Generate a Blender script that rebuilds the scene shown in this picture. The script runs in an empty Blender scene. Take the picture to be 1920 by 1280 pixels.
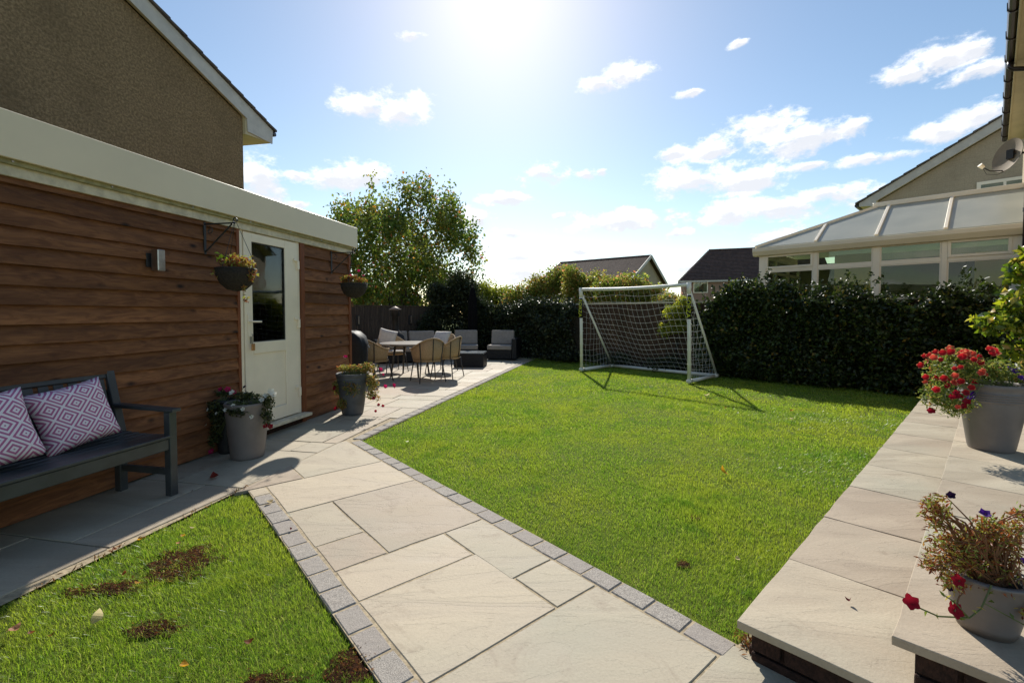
import bpy, bmesh, math, random
import numpy as np
from mathutils import Vector, Matrix, Euler, noise as mnoise
R = math.radians
rng = np.random.default_rng(7)
random.seed(7)
SC = bpy.context.scene
COL = SC.collection

# ------------------------------------------------------------------ camera, sky, sun, exposure
cam_d = bpy.data.cameras.new('camera')
cam = bpy.data.objects.new('camera', cam_d); COL.objects.link(cam)
cam.location = (0, 0, 1.30); cam.rotation_euler = (R(88.0), 0, 0)
cam_d.sensor_width = 36.0; cam_d.lens = 861.0 / 1920 * 36.0
cam_d.shift_y = -23 / 1920.0
cam_d.clip_start = 0.02; cam_d.clip_end = 3000
SC.camera = cam

SUN_EL, SUN_AZ = 37.5, -1.7
sun_d = bpy.data.lights.new('sun', 'SUN'); sun_d.energy = 4.4; sun_d.angle = R(0.6); sun_d.color = (1.0, 0.95, 0.86)
sun = bpy.data.objects.new('sun', sun_d); COL.objects.link(sun)
to_sun = Vector((math.sin(R(SUN_AZ)) * math.cos(R(SUN_EL)), math.cos(R(SUN_AZ)) * math.cos(R(SUN_EL)), math.sin(R(SUN_EL))))
sun.rotation_euler = to_sun.to_track_quat('Z', 'Y').to_euler()

def px_dir(px, py):
    """direction in the sky of a place in the photograph, as azimuth and elevation"""
    d = Vector(((px - 960) / 861.0, 1.0, (617 - py) / 861.0)); d.rotate(Euler((R(-2.0), 0, 0))); d.normalize()
    return math.atan2(d.x, d.y), math.asin(d.z)

CLOUDS = [(775,70,30,13),(690,200,58,24),(750,212,50,30),(1165,140,34,17),(1125,160,36,15),(487,330,42,48),(555,328,24,9),(625,330,48,24),
 (680,328,50,20),(1020,330,48,17),(948,374,48,12),(1100,326,20,10),(895,415,34,22),(960,440,28,8),(970,482,74,22),
 (1050,408,12,8),(1082,470,18,6),(985,515,100,26),(1160,418,98,21),(1272,443,26,12),(1310,340,86,28),(1395,342,60,20),(1262,288,36,14),
 (1330,288,40,20),(1440,238,62,34),(1520,256,100,32),(1600,243,34,24),(1450,392,140,22),(1545,368,60,18),(1370,402,56,22),
 (1460,446,50,16),(1630,300,70,11),(1515,315,40,8),(1700,140,60,17),(1770,108,70,26),(1820,92,50,20),(1835,135,70,15),
 (1760,245,50,18),(1830,215,60,20),(1280,505,70,20),(1295,175,26,6),(1385,85,20,8),(560,385,18,8),(1130,322,12,8),
 (1050,560,200,16),(1700,520,160,30)]

W = bpy.data.worlds.new('World'); SC.world = W; W.use_nodes = True
nt = W.node_tree; nt.nodes.clear()
def N_(t, **k):
    n = nt.nodes.new(t)
    for a, v in k.items(): setattr(n, a, v)
    return n
L_ = nt.links.new
SKY_STRENGTH = 0.085
def wmath(op, a, b=None, c=None, clamp=False):
    n = N_('ShaderNodeMath', operation=op, use_clamp=clamp)
    for i, v in enumerate((a, b, c)):
        if v is None: continue
        if isinstance(v, (int, float)): n.inputs[i].default_value = v
        else: L_(v, n.inputs[i])
    return n.outputs[0]
sky = N_('ShaderNodeTexSky', sky_type='NISHITA', sun_disc=False, sun_elevation=R(SUN_EL), sun_rotation=R(SUN_AZ),
         altitude=50, air_density=1.0, dust_density=0.30, ozone_density=1.8)
tc = N_('ShaderNodeTexCoord'); sep = N_('ShaderNodeSeparateXYZ'); L_(tc.outputs['Generated'], sep.inputs[0])
az = wmath('ARCTAN2', sep.outputs[0], sep.outputs[1]); el = wmath('ARCSINE', sep.outputs[2])
# the cloud field of the view is mirrored round the compass, so that the whole sky carries clouds like these
azf = wmath('SUBTRACT', wmath('PINGPONG', wmath('ADD', az, R(55)), R(110)), R(55))
nz1 = N_('ShaderNodeTexNoise', noise_dimensions='3D'); nz1.inputs['Scale'].default_value = 9; nz1.inputs['Detail'].default_value = 7; nz1.inputs['Roughness'].default_value = 0.62
mp = N_('ShaderNodeMapping'); mp.inputs['Scale'].default_value = (1, 1, 1.7); L_(tc.outputs['Generated'], mp.inputs[0]); L_(mp.outputs[0], nz1.inputs['Vector'])
nz2 = N_('ShaderNodeTexNoise', noise_dimensions='3D'); nz2.inputs['Scale'].default_value = 26; nz2.inputs['Detail'].default_value = 7; nz2.inputs['Roughness'].default_value = 0.68
L_(mp.outputs[0], nz2.inputs['Vector'])
comb = N_('ShaderNodeCombineXYZ'); L_(azf, comb.inputs[0]); L_(el, comb.inputs[1])
warp = N_('ShaderNodeVectorMath', operation='MULTIPLY_ADD'); warp.inputs[1].default_value = (0.05, 0.03, 0); 
sub5 = N_('ShaderNodeVectorMath', operation='SUBTRACT'); L_(nz1.outputs['Color'], sub5.inputs[0]); sub5.inputs[1].default_value = (0.5, 0.5, 0.5)
L_(sub5.outputs[0], warp.inputs[0]); L_(comb.outputs[0], warp.inputs[2])
best = None; upper = None
for (cx, cy, hw, hh) in CLOUDS:
    a0, e0 = px_dir(cx, cy); a1, _ = px_dir(cx + hw, cy); _, e1 = px_dir(cx, cy - hh)
    ra, re = abs(a1 - a0) * 1.12, abs(e1 - e0) * 1.15
    s = N_('ShaderNodeVectorMath', operation='SUBTRACT'); L_(warp.outputs[0], s.inputs[0]); s.inputs[1].default_value = (a0, e0, 0)
    m = N_('ShaderNodeVectorMath', operation='MULTIPLY'); L_(s.outputs[0], m.inputs[0]); m.inputs[1].default_value = (1 / ra, 1 / re, 0)
    l = N_('ShaderNodeVectorMath', operation='LENGTH'); L_(m.outputs[0], l.inputs[0])
    best = l.outputs['Value'] if best is None else wmath('SMOOTH_MIN', best, l.outputs['Value'], 0.25)
    s2 = N_('ShaderNodeVectorMath', operation='MULTIPLY_ADD'); L_(s.outputs[0], s2.inputs[0]); s2.inputs[1].default_value = (1 / ra, 1 / re, 0); s2.inputs[2].default_value = (0.12, -0.45, 0)
    l2 = N_('ShaderNodeVectorMath', operation='LENGTH'); L_(s2.outputs[0], l2.inputs[0])
    upper = l2.outputs['Value'] if upper is None else wmath('SMOOTH_MIN', upper, l2.outputs['Value'], 0.25)
f = wmath('ADD', best, wmath('MULTIPLY', wmath('SUBTRACT', nz1.outputs['Fac'], 0.5), 3.0))
f = wmath('ADD', f, wmath('MULTIPLY', wmath('SUBTRACT', nz2.outputs['Fac'], 0.5), 2.1))
dens = N_('ShaderNodeMapRange', interpolation_type='SMOOTHSTEP'); L_(f, dens.inputs[0])
for i, v in ((1, 1.18), (2, 0.34), (3, 0.0), (4, 1.0)): dens.inputs[i].default_value = v
thick = N_('ShaderNodeMapRange', interpolation_type='SMOOTHSTEP'); L_(wmath('ADD', wmath('SUBTRACT', upper, best), wmath('MULTIPLY', wmath('SUBTRACT', nz2.outputs['Fac'], 0.5), 1.1)), thick.inputs[0])
for i, v in ((1, -0.10), (2, 0.42), (3, 0.0), (4, 0.8)): thick.inputs[i].default_value = v
K = 1 / SKY_STRENGTH
ccol = N_('ShaderNodeMix', data_type='RGBA'); L_(thick.outputs[0], ccol.inputs['Factor'])
ccol.inputs['A'].default_value = (1.0 * K, 1.0 * K, 1.02 * K, 1); ccol.inputs['B'].default_value = (0.56 * K, 0.58 * K, 0.63 * K, 1)
skc = N_('ShaderNodeMix', data_type='RGBA', blend_type='MULTIPLY'); skc.inputs['Factor'].default_value = 1
hsv = N_('ShaderNodeHueSaturation'); hsv.inputs['Saturation'].default_value = 1.10; hsv.inputs['Value'].default_value = 1.30; L_(sky.outputs[0], hsv.inputs['Color']); L_(hsv.outputs[0], skc.inputs['A']); skc.inputs['B'].default_value = (1.15, 1.06, 0.94, 1)
fin = N_('ShaderNodeMix', data_type='RGBA'); L_(wmath('MULTIPLY', dens.outputs[0], 0.95), fin.inputs['Factor'])
L_(skc.outputs['Result'], fin.inputs['A']); L_(ccol.outputs['Result'], fin.inputs['B'])
bg = N_('ShaderNodeBackground'); bg.inputs['Strength'].default_value = SKY_STRENGTH
L_(fin.outputs['Result'], bg.inputs['Color']); wo = N_('ShaderNodeOutputWorld'); L_(bg.outputs[0], wo.inputs['Surface'])
SC.view_settings.view_transform = 'Standard'; SC.view_settings.look = 'None'
SC.view_settings.exposure = 0.45; SC.view_settings.gamma = 1.0; SC.view_settings.use_curve_mapping = False
SC.render.engine = 'CYCLES'
SC.cycles.max_bounces = 8; SC.cycles.transparent_max_bounces = 12; SC.cycles.use_denoising = True

# ------------------------------------------------------------------ materials
def srgb(r, g, b):
    f = lambda c: (c / 255 / 12.92) if c / 255 <= 0.04045 else ((c / 255 + 0.055) / 1.055) ** 2.4
    return (f(r), f(g), f(b))
class MT:
    def __init__(s, name):
        s.m = bpy.data.materials.new(name); s.m.use_nodes = True; s.t = s.m.node_tree
        s.p = s.t.nodes['Principled BSDF']; s.out = s.t.nodes['Material Output']
    def n(s, t, **k):
        x = s.t.nodes.new(t)
        for a, v in k.items(): setattr(x, a, v)
        return x
    def l(s, a, b): s.t.links.new(a, b)
    def put(s, sock, v):
        if hasattr(v, 'is_output') or hasattr(v, 'links'): s.l(v, sock)
        elif isinstance(v, (tuple, list)) and len(v) == 3 and sock.type == 'RGBA': sock.default_value = (*v, 1)
        else: sock.default_value = v
    def math(s, op, a, b=0.0, clamp=False):
        x = s.n('ShaderNodeMath', operation=op, use_clamp=clamp); s.put(x.inputs[0], a); s.put(x.inputs[1], b); return x.outputs[0]
    def coord(s, kind='Object', scale=(1, 1, 1), rot=(0, 0, 0), rnd=0.0):
        c = s.n('ShaderNodeTexCoord'); m = s.n('ShaderNodeMapping'); m.inputs['Scale'].default_value = scale; m.inputs['Rotation'].default_value = rot
        if kind == 'World':
            g = s.n('ShaderNodeNewGeometry'); s.l(g.outputs['Position'], m.inputs[0])
        else: s.l(c.outputs[kind], m.inputs[0])
        if rnd:
            o = s.n('ShaderNodeObjectInfo'); v = s.n('ShaderNodeVectorMath', operation='ADD')
            s.l(m.outputs[0], v.inputs[0]); s.l(s.math('MULTIPLY', o.outputs['Random'], rnd), v.inputs[1]); return v.outputs[0]
        return m.outputs[0]
    def noise(s, vec, scale=5, detail=4, rough=0.55, dist=0.0):
        x = s.n('ShaderNodeTexNoise'); s.l(vec, x.inputs['Vector']); x.inputs['Scale'].default_value = scale
        x.inputs['Detail'].default_value = detail; x.inputs['Roughness'].default_value = rough; x.inputs['Distortion'].default_value = dist
        return x.outputs['Fac']
    def ramp(s, v, a, b, lo=0.0, hi=1.0):
        x = s.n('ShaderNodeMapRange', interpolation_type='SMOOTHSTEP'); s.put(x.inputs[0], v)
        for i, q in ((1, a), (2, b), (3, lo), (4, hi)): x.inputs[i].default_value = q
        return x.outputs[0]
    def mix(s, f, a, b, mode='MIX'):
        x = s.n('ShaderNodeMix', data_type='RGBA', blend_type=mode); s.put(x.inputs['Factor'], f); s.put(x.inputs['A'], a); s.put(x.inputs['B'], b)
        return x.outputs['Result']
    def bump(s, h, dist=0.01, strength=1.0, prev=None):
        x = s.n('ShaderNodeBump'); x.inputs['Distance'].default_value = dist; x.inputs['Strength'].default_value = strength; s.l(h, x.inputs['Height'])
        if prev is not None: s.l(prev, x.inputs['Normal'])
        s.l(x.outputs[0], s.p.inputs['Normal']); return x.outputs[0]
    def set(s, color=None, rough=None, metal=None, spec=None):
        if color is not None: s.put(s.p.inputs['Base Color'], color)
        if rough is not None: s.put(s.p.inputs['Roughness'], rough)
        if metal is not None: s.put(s.p.inputs['Metallic'], metal)
        if spec is not None: s.put(s.p.inputs['Specular IOR Level'], spec)
        return s
    def rnd(s):
        return s.n('ShaderNodeObjectInfo').outputs['Random']
    def island(s):
        return s.n('ShaderNodeNewGeometry').outputs['Random Per Island']

def plain(name, c, rough=0.6, metal=0.0, var=0.25, scale=8, bump=0.0, bscale=40, spec=0.5, coord='Object'):
    """a painted, moulded or cast surface: slightly uneven colour and fine relief"""
    t = MT(name); v = t.coord(coord); nn = t.noise(v, scale, 5, 0.6)
    a = tuple(x * (1 - var) for x in c); b = tuple(min(1, x * (1 + var * 0.6)) for x in c)
    t.set(t.mix(t.ramp(nn, 0.3, 0.7), a, b), rough, metal, spec)
    if bump: t.bump(t.noise(v, bscale, 3, 0.6), bump)
    return t.m

def leafy(name, cols, trans=0.45, rough=0.45, spec=0.4, patch=None, patch2=None):
    """foliage: each leaf its own colour out of a few, light shining through from behind"""
    t = MT(name); isl = t.island()
    r = t.n('ShaderNodeValToRGB'); t.l(isl, r.inputs[0]); cr = r.color_ramp
    while len(cr.elements) < len(cols): cr.elements.new(0.5)
    for i, (pos, c) in enumerate(cols): cr.elements[i].position = pos; cr.elements[i].color = (*c, 1)
    col = r.outputs[0]
    if patch:
        w = t.coord('World'); f = t.ramp(t.noise(w, patch[0], 3, 0.6), 0.38, 0.66); col = t.mix(t.math('MULTIPLY', f, patch[2]), col, patch[1])
    if patch2:
        f = t.ramp(t.noise(t.coord('World'), patch2[0], 5, 0.7), patch2[3], patch2[3] + .13); col = t.mix(t.math('MULTIPLY', f, patch2[2]), col, patch2[1])
    t.set(col, rough, 0, spec)
    tr = t.n('ShaderNodeBsdfTranslucent'); hs = t.n('ShaderNodeHueSaturation'); hs.inputs['Value'].default_value = 1.6; hs.inputs['Saturation'].default_value = 1.05
    hs.inputs['Hue'].default_value = 0.497
    t.l(col, hs.inputs['Color']); t.l(hs.outputs[0], tr.inputs['Color'])
    ms = t.n('ShaderNodeMixShader'); ms.inputs[0].default_value = trans
    t.l(t.p.outputs[0], ms.inputs[1]); t.l(tr.outputs[0], ms.inputs[2]); t.l(ms.outputs[0], t.out.inputs['Surface'])
    return t.m

def stone_mat():
    t = MT('riven_sandstone'); v = t.coord('World', (1, 1, 1), (0, 0, 0), 0); o = t.rnd()
    vv = t.n('ShaderNodeVectorMath', operation='ADD'); t.l(v, vv.inputs[0]); t.l(t.math('MULTIPLY', o, 60.0), vv.inputs[1]); v = vv.outputs[0]
    m2 = t.n('ShaderNodeMapping'); m2.inputs['Rotation'].default_value = (0, 0, R(38)); m2.inputs['Scale'].default_value = (1.0, 3.4, 1); t.l(v, m2.inputs[0])
    lay = t.noise(m2.outputs[0], 1.2, 7, 0.55, 0.8); big = t.noise(v, 1.3, 4, 0.5, 0.3); fine = t.noise(v, 90, 3, 0.7)
    c = t.mix(t.ramp(lay, 0.32, 0.7), srgb(168, 154, 135), srgb(187, 174, 154))
    c = t.mix(t.math('MULTIPLY', t.ramp(big, 0.45, 0.75), 0.45), c, srgb(160, 158, 142))
    c = t.mix(t.math('MULTIPLY', t.ramp(fine, 0.35, 0.75), 0.18), c, srgb(130, 116, 100))
    tint = t.n('ShaderNodeValToRGB'); t.l(o, tint.inputs[0]); e = tint.color_ramp.elements
    e[0].color = (0.88, 0.83, 0.80, 1); e[1].color = (1.07, 1.05, 1.0, 1); x = e.new(0.5); x.color = (0.93, 0.96, 0.93, 1)
    c = t.mix(1.0, c, tint.outputs[0], 'MULTIPLY')
    stain = t.ramp(t.noise(v, 3.2, 6, 0.7, 1.2), 0.55, 0.74); c = t.mix(t.math('MULTIPLY', stain, 0.42), c, srgb(120, 100, 84))
    t.set(c, t.ramp(lay, 0.2, 0.8, 0.62, 0.85), 0, 0.35)
    # riven ledges: the layered noise cut into terraces
    step = t.n('ShaderNodeMath', operation='SNAP'); t.l(lay, step.inputs[0]); step.inputs[1].default_value = 0.11
    hh = t.math('ADD', t.math('MULTIPLY', step.outputs[0], 1.0), t.math('MULTIPLY', lay, 0.6))
    b = t.bump(hh, 0.014, 0.75); t.bump(fine, 0.0018, 0.8, b)
    return t.m

def granite_mat():
    t = MT('grey_granite'); v = t.coord('World'); f = t.noise(v, 260, 2, 0.8); g = t.noise(v, 30, 4, 0.6)
    c = t.mix(t.ramp(f, 0.4, 0.62), srgb(118, 112, 106), srgb(184, 176, 164))
    c = t.mix(t.math('MULTIPLY', t.rnd(), 0.5), c, srgb(150, 140, 132)); c = t.mix(t.math('MULTIPLY', t.ramp(g, 0.5, 0.8), 0.4), c, srgb(108, 100, 92))
    t.set(c, 0.85, 0, 0.3); b = t.bump(g, 0.006, 0.7); t.bump(f, 0.0015, 0.8, b); return t.m

def wood_mat(name, c1, c2, knot, along=(0.9, 9, 9), rough=0.62, rnd=23.0, bump=0.002, coord='Object', tint=0.3):
    t = MT(name); v = t.coord(coord, along, (0, 0, 0), rnd)
    g = t.noise(v, 3.0, 6, 0.6, 1.4); b = t.noise(v, 0.9, 3, 0.5); fine = t.noise(v, 14, 4, 0.7)
    c = t.mix(t.ramp(g, 0.3, 0.7), c1, c2); c = t.mix(t.math('MULTIPLY', t.ramp(b, 0.4, 0.7), 0.55), c, tuple(x * 0.55 for x in c1))
    vo = t.n('ShaderNodeTexVoronoi'); k2 = t.coord(coord, (along[0] * 1.0, along[1] * 0.35, along[2] * 0.35), (0, 0, 0), rnd); t.l(k2, vo.inputs['Vector']); vo.inputs['Scale'].default_value = 1.9
    c = t.mix(t.ramp(vo.outputs['Distance'], 0.16, 0.02), c, knot)
    lo = t.math('ADD', t.math('MULTIPLY', t.rnd(), tint), 1 - tint * 0.5)
    hv = t.n('ShaderNodeHueSaturation'); t.l(lo, hv.inputs['Value']); t.l(c, hv.inputs['Color'])
    t.set(hv.outputs[0], rough, 0, 0.35); t.bump(t.math('ADD', g, fine), bump, 0.8); return t.m

def glass_mat(name, tint=(0.75, 0.82, 0.8), rough=0.01, ripple=0.0008):
    t = MT(name); tr = t.n('ShaderNodeBsdfTransparent'); tr.inputs[0].default_value = (*tint, 1)
    gl = t.n('ShaderNodeBsdfGlossy'); gl.inputs['Roughness'].default_value = rough; gl.inputs['Color'].default_value = (0.95, 0.97, 1, 1)
    fr = t.n('ShaderNodeFresnel'); fr.inputs['IOR'].default_value = 1.52
    v = t.coord('World'); bp = t.n('ShaderNodeBump'); bp.inputs['Distance'].default_value = ripple; t.l(t.noise(v, 2.5, 2, 0.5), bp.inputs['Height'])
    t.l(bp.outputs[0], gl.inputs['Normal'])
    ms = t.n('ShaderNodeMixShader'); t.l(t.math('MULTIPLY', fr.outputs[0], 0.9, True), ms.inputs[0]); t.l(tr.outputs[0], ms.inputs[1]); t.l(gl.outputs[0], ms.inputs[2])
    t.l(ms.outputs[0], t.out.inputs['Surface']); return t.m

def render_wall(name, c, c2, scale=45, course=0.11, bump=0.01, coord='Object', strength=0.5):
    """rough render or reconstituted stone with faint courses"""
    t = MT(name); v = t.coord(coord); a = t.noise(v, scale, 4, 0.75); b = t.noise(v, 1.1, 5, 0.6); s = t.coord(coord, (1.2, 1.2, 7.0)); cs = t.noise(s, 2.2, 4, 0.6)
    col = t.mix(t.ramp(a, 0.35, 0.7), c, c2); col = t.mix(t.math('MULTIPLY', t.ramp(b, 0.4, 0.75), 0.5), col, tuple(x * 0.6 for x in c))
    br = t.n('ShaderNodeTexBrick'); br.inputs['Scale'].default_value = 1.0; br.inputs['Brick Width'].default_value = 0.42; br.inputs['Row Height'].default_value = course
    br.inputs['Mortar Size'].default_value = 0.008; br.inputs['Mortar Smooth'].default_value = 0.6
    sx = t.n('ShaderNodeSeparateXYZ'); t.l(v, sx.inputs[0]); cb = t.n('ShaderNodeCombineXYZ'); t.l(t.math('ADD', sx.outputs[0], sx.outputs[1]), cb.inputs[0]); t.l(sx.outputs[2], cb.inputs[1]); t.l(cb.outputs[0], br.inputs['Vector'])
    col = t.mix(t.math('MULTIPLY', br.outputs['Fac'], strength * 0.5), col, tuple(x * 0.5 for x in c)); col = t.mix(t.math('MULTIPLY', cs, 0.3), col, tuple(min(1, x * 1.3) for x in c2))
    t.set(col, 0.95, 0, 0.2)
    x = t.bump(a, bump); inv = t.math('SUBTRACT', 1.0, br.outputs['Fac']); t.bump(inv, 0.006, strength, x); return t.m

def cushion_mat():
    t = MT('geometric_cushion_fabric'); uv = t.coord('UV', (4.2, 4.2, 1), (0, 0, R(45)))
    f = t.n('ShaderNodeVectorMath', operation='FRACTION'); t.l(uv, f.inputs[0]); sb = t.n('ShaderNodeVectorMath', operation='SUBTRACT'); t.l(f.outputs[0], sb.inputs[0]); sb.inputs[1].default_value = (0.5, 0.5, 0)
    ab = t.n('ShaderNodeVectorMath', operation='ABSOLUTE'); t.l(sb.outputs[0], ab.inputs[0]); sp = t.n('ShaderNodeSeparateXYZ'); t.l(ab.outputs[0], sp.inputs[0])
    d = t.math('MAXIMUM', sp.outputs[0], sp.outputs[1])
    k = t.math('FRACT', t.math('ADD', t.math('MULTIPLY', d, 5.0), 0.8)); st = t.ramp(k, 0.53, 0.47)
    weave = t.noise(t.coord('UV'), 240, 2, 0.7)
    c = t.mix(st, srgb(196, 112, 156), srgb(255, 246, 250)); c = t.mix(t.math('MULTIPLY', weave, 0.3), c, srgb(150, 110, 126))
    t.set(c, 0.9, 0, 0.15); t.bump(weave, 0.001); return t.m

MS = stone_mat(); MG = granite_mat()
M = {
 'joint': plain('sandy_pointing', srgb(166, 150, 122), 0.95, var=0.35, scale=30, bump=0.004, coord='Object'),
 'soil': None,
 'board': wood_mat('brown_stained_timber', srgb(106, 66, 41), srgb(144, 96, 60), srgb(38, 23, 15), along=(1.5, 8, 8), tint=.5, bump=.003, rough=.8),
 'post_wood': wood_mat('redwood_trim', srgb(112, 62, 34), srgb(140, 80, 46), srgb(60, 32, 20), along=(8, 8, 0.9)),
 'fence': wood_mat('weathered_fence_timber', srgb(76, 64, 54), srgb(104, 90, 76), srgb(44, 36, 30), along=(9, 9, 1.0), rough=0.85),
 'fence_brown': wood_mat('brown_fence_timber', srgb(62, 47, 36), srgb(86, 66, 50), srgb(40, 28, 22), along=(9, 9, 1.0), rough=0.85),
 'white': plain('white_upvc', srgb(246, 232, 208), 0.35, var=0.05, scale=3),
 'cream': plain('cream_fascia_board', srgb(232, 216, 186), 0.4, var=0.05, scale=1.2),
 'cream_trim': plain('cream_trim_weathered', srgb(212, 200, 174), 0.6, var=0.22, scale=14),
 'grime': plain('grimy_yellowed_edge', srgb(158, 150, 110), 0.7, var=0.3, scale=20),
 'felt': plain('roofing_felt', srgb(70, 70, 68), 0.95, var=0.3, scale=30, bump=0.002),
 'bench': plain('dark_grey_painted_wood', srgb(62, 66, 68), 0.38, var=0.25, scale=6, bump=0.0008, bscale=30),
 'pot': plain('grey_plastic_pot', srgb(116, 108, 104), 0.5, var=0.14, scale=5, bump=0.0006, bscale=80),
 'potdark': plain('slate_grey_pot', srgb(82, 82, 84), 0.6, var=0.3, scale=9, bump=0.001),
 'compost': plain('potting_compost', (0.03, 0.02, 0.012), 0.95, var=0.5, scale=40, bump=0.01, bscale=60),
 'iron': plain('black_wrought_iron', (0.02, 0.02, 0.022), 0.5, var=0.3, scale=20),
 'steel': plain('brushed_steel', (0.42, 0.41, 0.39), 0.35, 1.0, var=0.15, scale=30),
 'brass': plain('brass_padlock', (0.5, 0.25, 0.10), 0.4, 0.6, var=0.2),
 'goal': plain('white_goal_plastic', srgb(226, 226, 216), 0.35, var=0.06, scale=5),
 'net': plain('white_net_twine', srgb(220, 220, 214), 0.7, var=0.1),
 'black': plain('black_fabric_sleeve', (0.012, 0.012, 0.014), 0.7, var=0.3),
 'yellow': plain('yellow_lettering', srgb(206, 214, 40), 0.6, var=0.05),
 'rattan': plain('black_rattan', (0.009, 0.010, 0.013), 0.5, var=0.4, scale=60, bump=0.004, bscale=90, spec=.3),
 'rope': plain('beige_rope_weave', srgb(168, 140, 104), 0.8, var=0.2, scale=60, bump=0.003, bscale=120),
 'cushion_grey': plain('grey_cushion_fabric', srgb(150, 142, 134), 0.9, var=0.12, scale=12, bump=0.002, bscale=100),
 'cushion_pale': plain('pale_cushion_fabric', srgb(204, 196, 186), 0.9, var=0.1, scale=12, bump=0.002, bscale=100),
 'dark_metal': plain('dark_grey_metal', (0.05, 0.047, 0.045), 0.45, 0.3, var=0.2),
 'tabletop': plain('grey_ceramic_tabletop', srgb(112, 102, 94), 0.3, var=0.15, scale=3),
 'cover': plain('black_waterproof_cover', (0.008, 0.009, 0.011), 0.6, var=0.3, scale=4, bump=0.01, bscale=6, spec=.25),
 'parasol': plain('charcoal_canvas', (0.007, 0.007, 0.008), 0.95, var=0.2, spec=.1),
 'cast': plain('black_cast_iron', (0.02, 0.019, 0.018), 0.6, 0.4, var=0.4, scale=10, bump=0.002),
 'rust': plain('rusty_grey_iron_cap', srgb(150, 132, 118), 0.6, 0.2, var=0.3),
 'darkbrick': None,
 'tile': plain('brown_concrete_roof_tile', srgb(86, 66, 58), 0.85, var=0.35, scale=3, bump=0.004, bscale=30),
 'tile_grey': plain('grey_brown_roof_tile', srgb(92, 84, 78), 0.85, var=0.35, scale=3, bump=0.004, bscale=30),
 'verge': plain('white_bargeboard_weathered', srgb(198, 192, 182), 0.55, var=0.12, scale=4),
 'wall_dark': render_wall('rough_brown_stone_render', srgb(104, 86, 62), srgb(172, 146, 110), 26, 0.15, 0.03, strength=.22),
 'wall_buff': render_wall('buff_stone_blocks', srgb(158, 144, 122), srgb(182, 166, 142), 30, 0.15, 0.006, strength=0.4),
 'wall_pink': render_wall('pink_brown_brick', srgb(140, 112, 98), srgb(164, 136, 118), 30, 0.08, 0.005),
 'soffit': plain('cream_soffit_board', srgb(202, 188, 150), 0.5, var=0.08, scale=3),
 'gutter': plain('dark_brown_pvc_gutter', (0.028, 0.016, 0.016), 0.3, var=0.3),
 'dish': plain('bronze_grey_dish', srgb(132, 118, 100), 0.8, 0.0, var=0.1),
 'poly': None,
 'blind': plain('cream_blind_fabric', srgb(222, 206, 158), 0.8, var=0.05),
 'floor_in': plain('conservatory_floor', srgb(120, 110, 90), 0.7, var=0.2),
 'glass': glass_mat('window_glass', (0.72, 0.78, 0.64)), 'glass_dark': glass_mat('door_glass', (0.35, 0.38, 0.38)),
 'curtain': plain('net_curtain', srgb(170, 170, 168), 0.9, var=0.1),
 'bark': plain('grey_brown_bark', srgb(88, 74, 60), 0.9, var=0.4, scale=20, bump=0.01, bscale=30),
 'twig': plain('dark_twigs', (0.03, 0.024, 0.015), 0.95, var=0.5, scale=15),
 'stem': plain('green_stem', srgb(96, 104, 56), 0.6, var=0.3),
 'drystem': plain('dry_brown_stem', srgb(130, 88, 54), 0.8, var=0.3),
 'coir': plain('dark_coir_liner', (0.035, 0.026, 0.018), 0.95, var=0.5, scale=60, bump=0.01, bscale=80),
 'cushion': cushion_mat(),
 'redbrick': render_wall('red_brick', srgb(122, 64, 46), srgb(150, 84, 60), 30, 0.075, 0.004),
 'grey_roof': plain('pale_grey_metal_roof', srgb(170, 176, 180), 0.5, var=0.1),
}
def _soil():
    t = MT('lawn_soil'); v = t.coord('World'); a = t.noise(v, 12, 6, 0.7); b = t.noise(v, 90, 4, 0.7)
    c = t.mix(t.ramp(a, 0.4, 0.62), srgb(86, 104, 32), srgb(102, 114, 38)); c = t.mix(t.math('MULTIPLY', t.ramp(b, 0.4, 0.7), 0.7), c, srgb(70, 66, 30))
    t.set(c, 0.95, 0, 0.2); t.bump(b, 0.012); return t.m
M['soil'] = _soil()
def _earth():
    t = MT('bare_brown_earth'); v = t.coord('World'); a = t.noise(v, 40, 6, 0.75); b = t.noise(v, 160, 4, 0.7)
    t.set(t.mix(t.ramp(a, 0.38, 0.65), srgb(84, 48, 28), srgb(136, 88, 56)), 0.95, 0, 0.2); x = t.bump(a, 0.03); t.bump(b, 0.006, 1, x); return t.m
M['earth'] = _earth()
def _db():
    t = MT('dark_facing_brick'); v = t.coord('Object', rnd=9.0); a = t.noise(v, 40, 4, 0.7); c = t.mix(t.ramp(a, 0.35, 0.7), srgb(44, 32, 27), srgb(68, 48, 40))
    t.set(c, 0.9, 0, 0.2); t.bump(a, 0.004); return t.m
M['darkbrick'] = _db()
def _poly():
    t = MT('milky_polycarbonate'); t.set(t.mix(t.ramp(t.noise(t.coord('World'), 1.5, 4), 0.3, 0.7), srgb(196, 196, 182), srgb(212, 210, 194)), 0.25, 0, 0.5)
    tr = t.n('ShaderNodeBsdfTranslucent'); tr.inputs[0].default_value = (0.6, 0.62, 0.58, 1); ms = t.n('ShaderNodeMixShader'); ms.inputs[0].default_value = 0.35
    t.l(t.p.outputs[0], ms.inputs[1]); t.l(tr.outputs[0], ms.inputs[2]); t.l(ms.outputs[0], t.out.inputs['Surface']); return t.m
M['poly'] = _poly()
M['blind'] = leafy('cream_blind_fabric', [(0.0, srgb(226, 210, 160)), (1.0, srgb(226, 210, 160))], 0.6, 0.8, 0.1)
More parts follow.
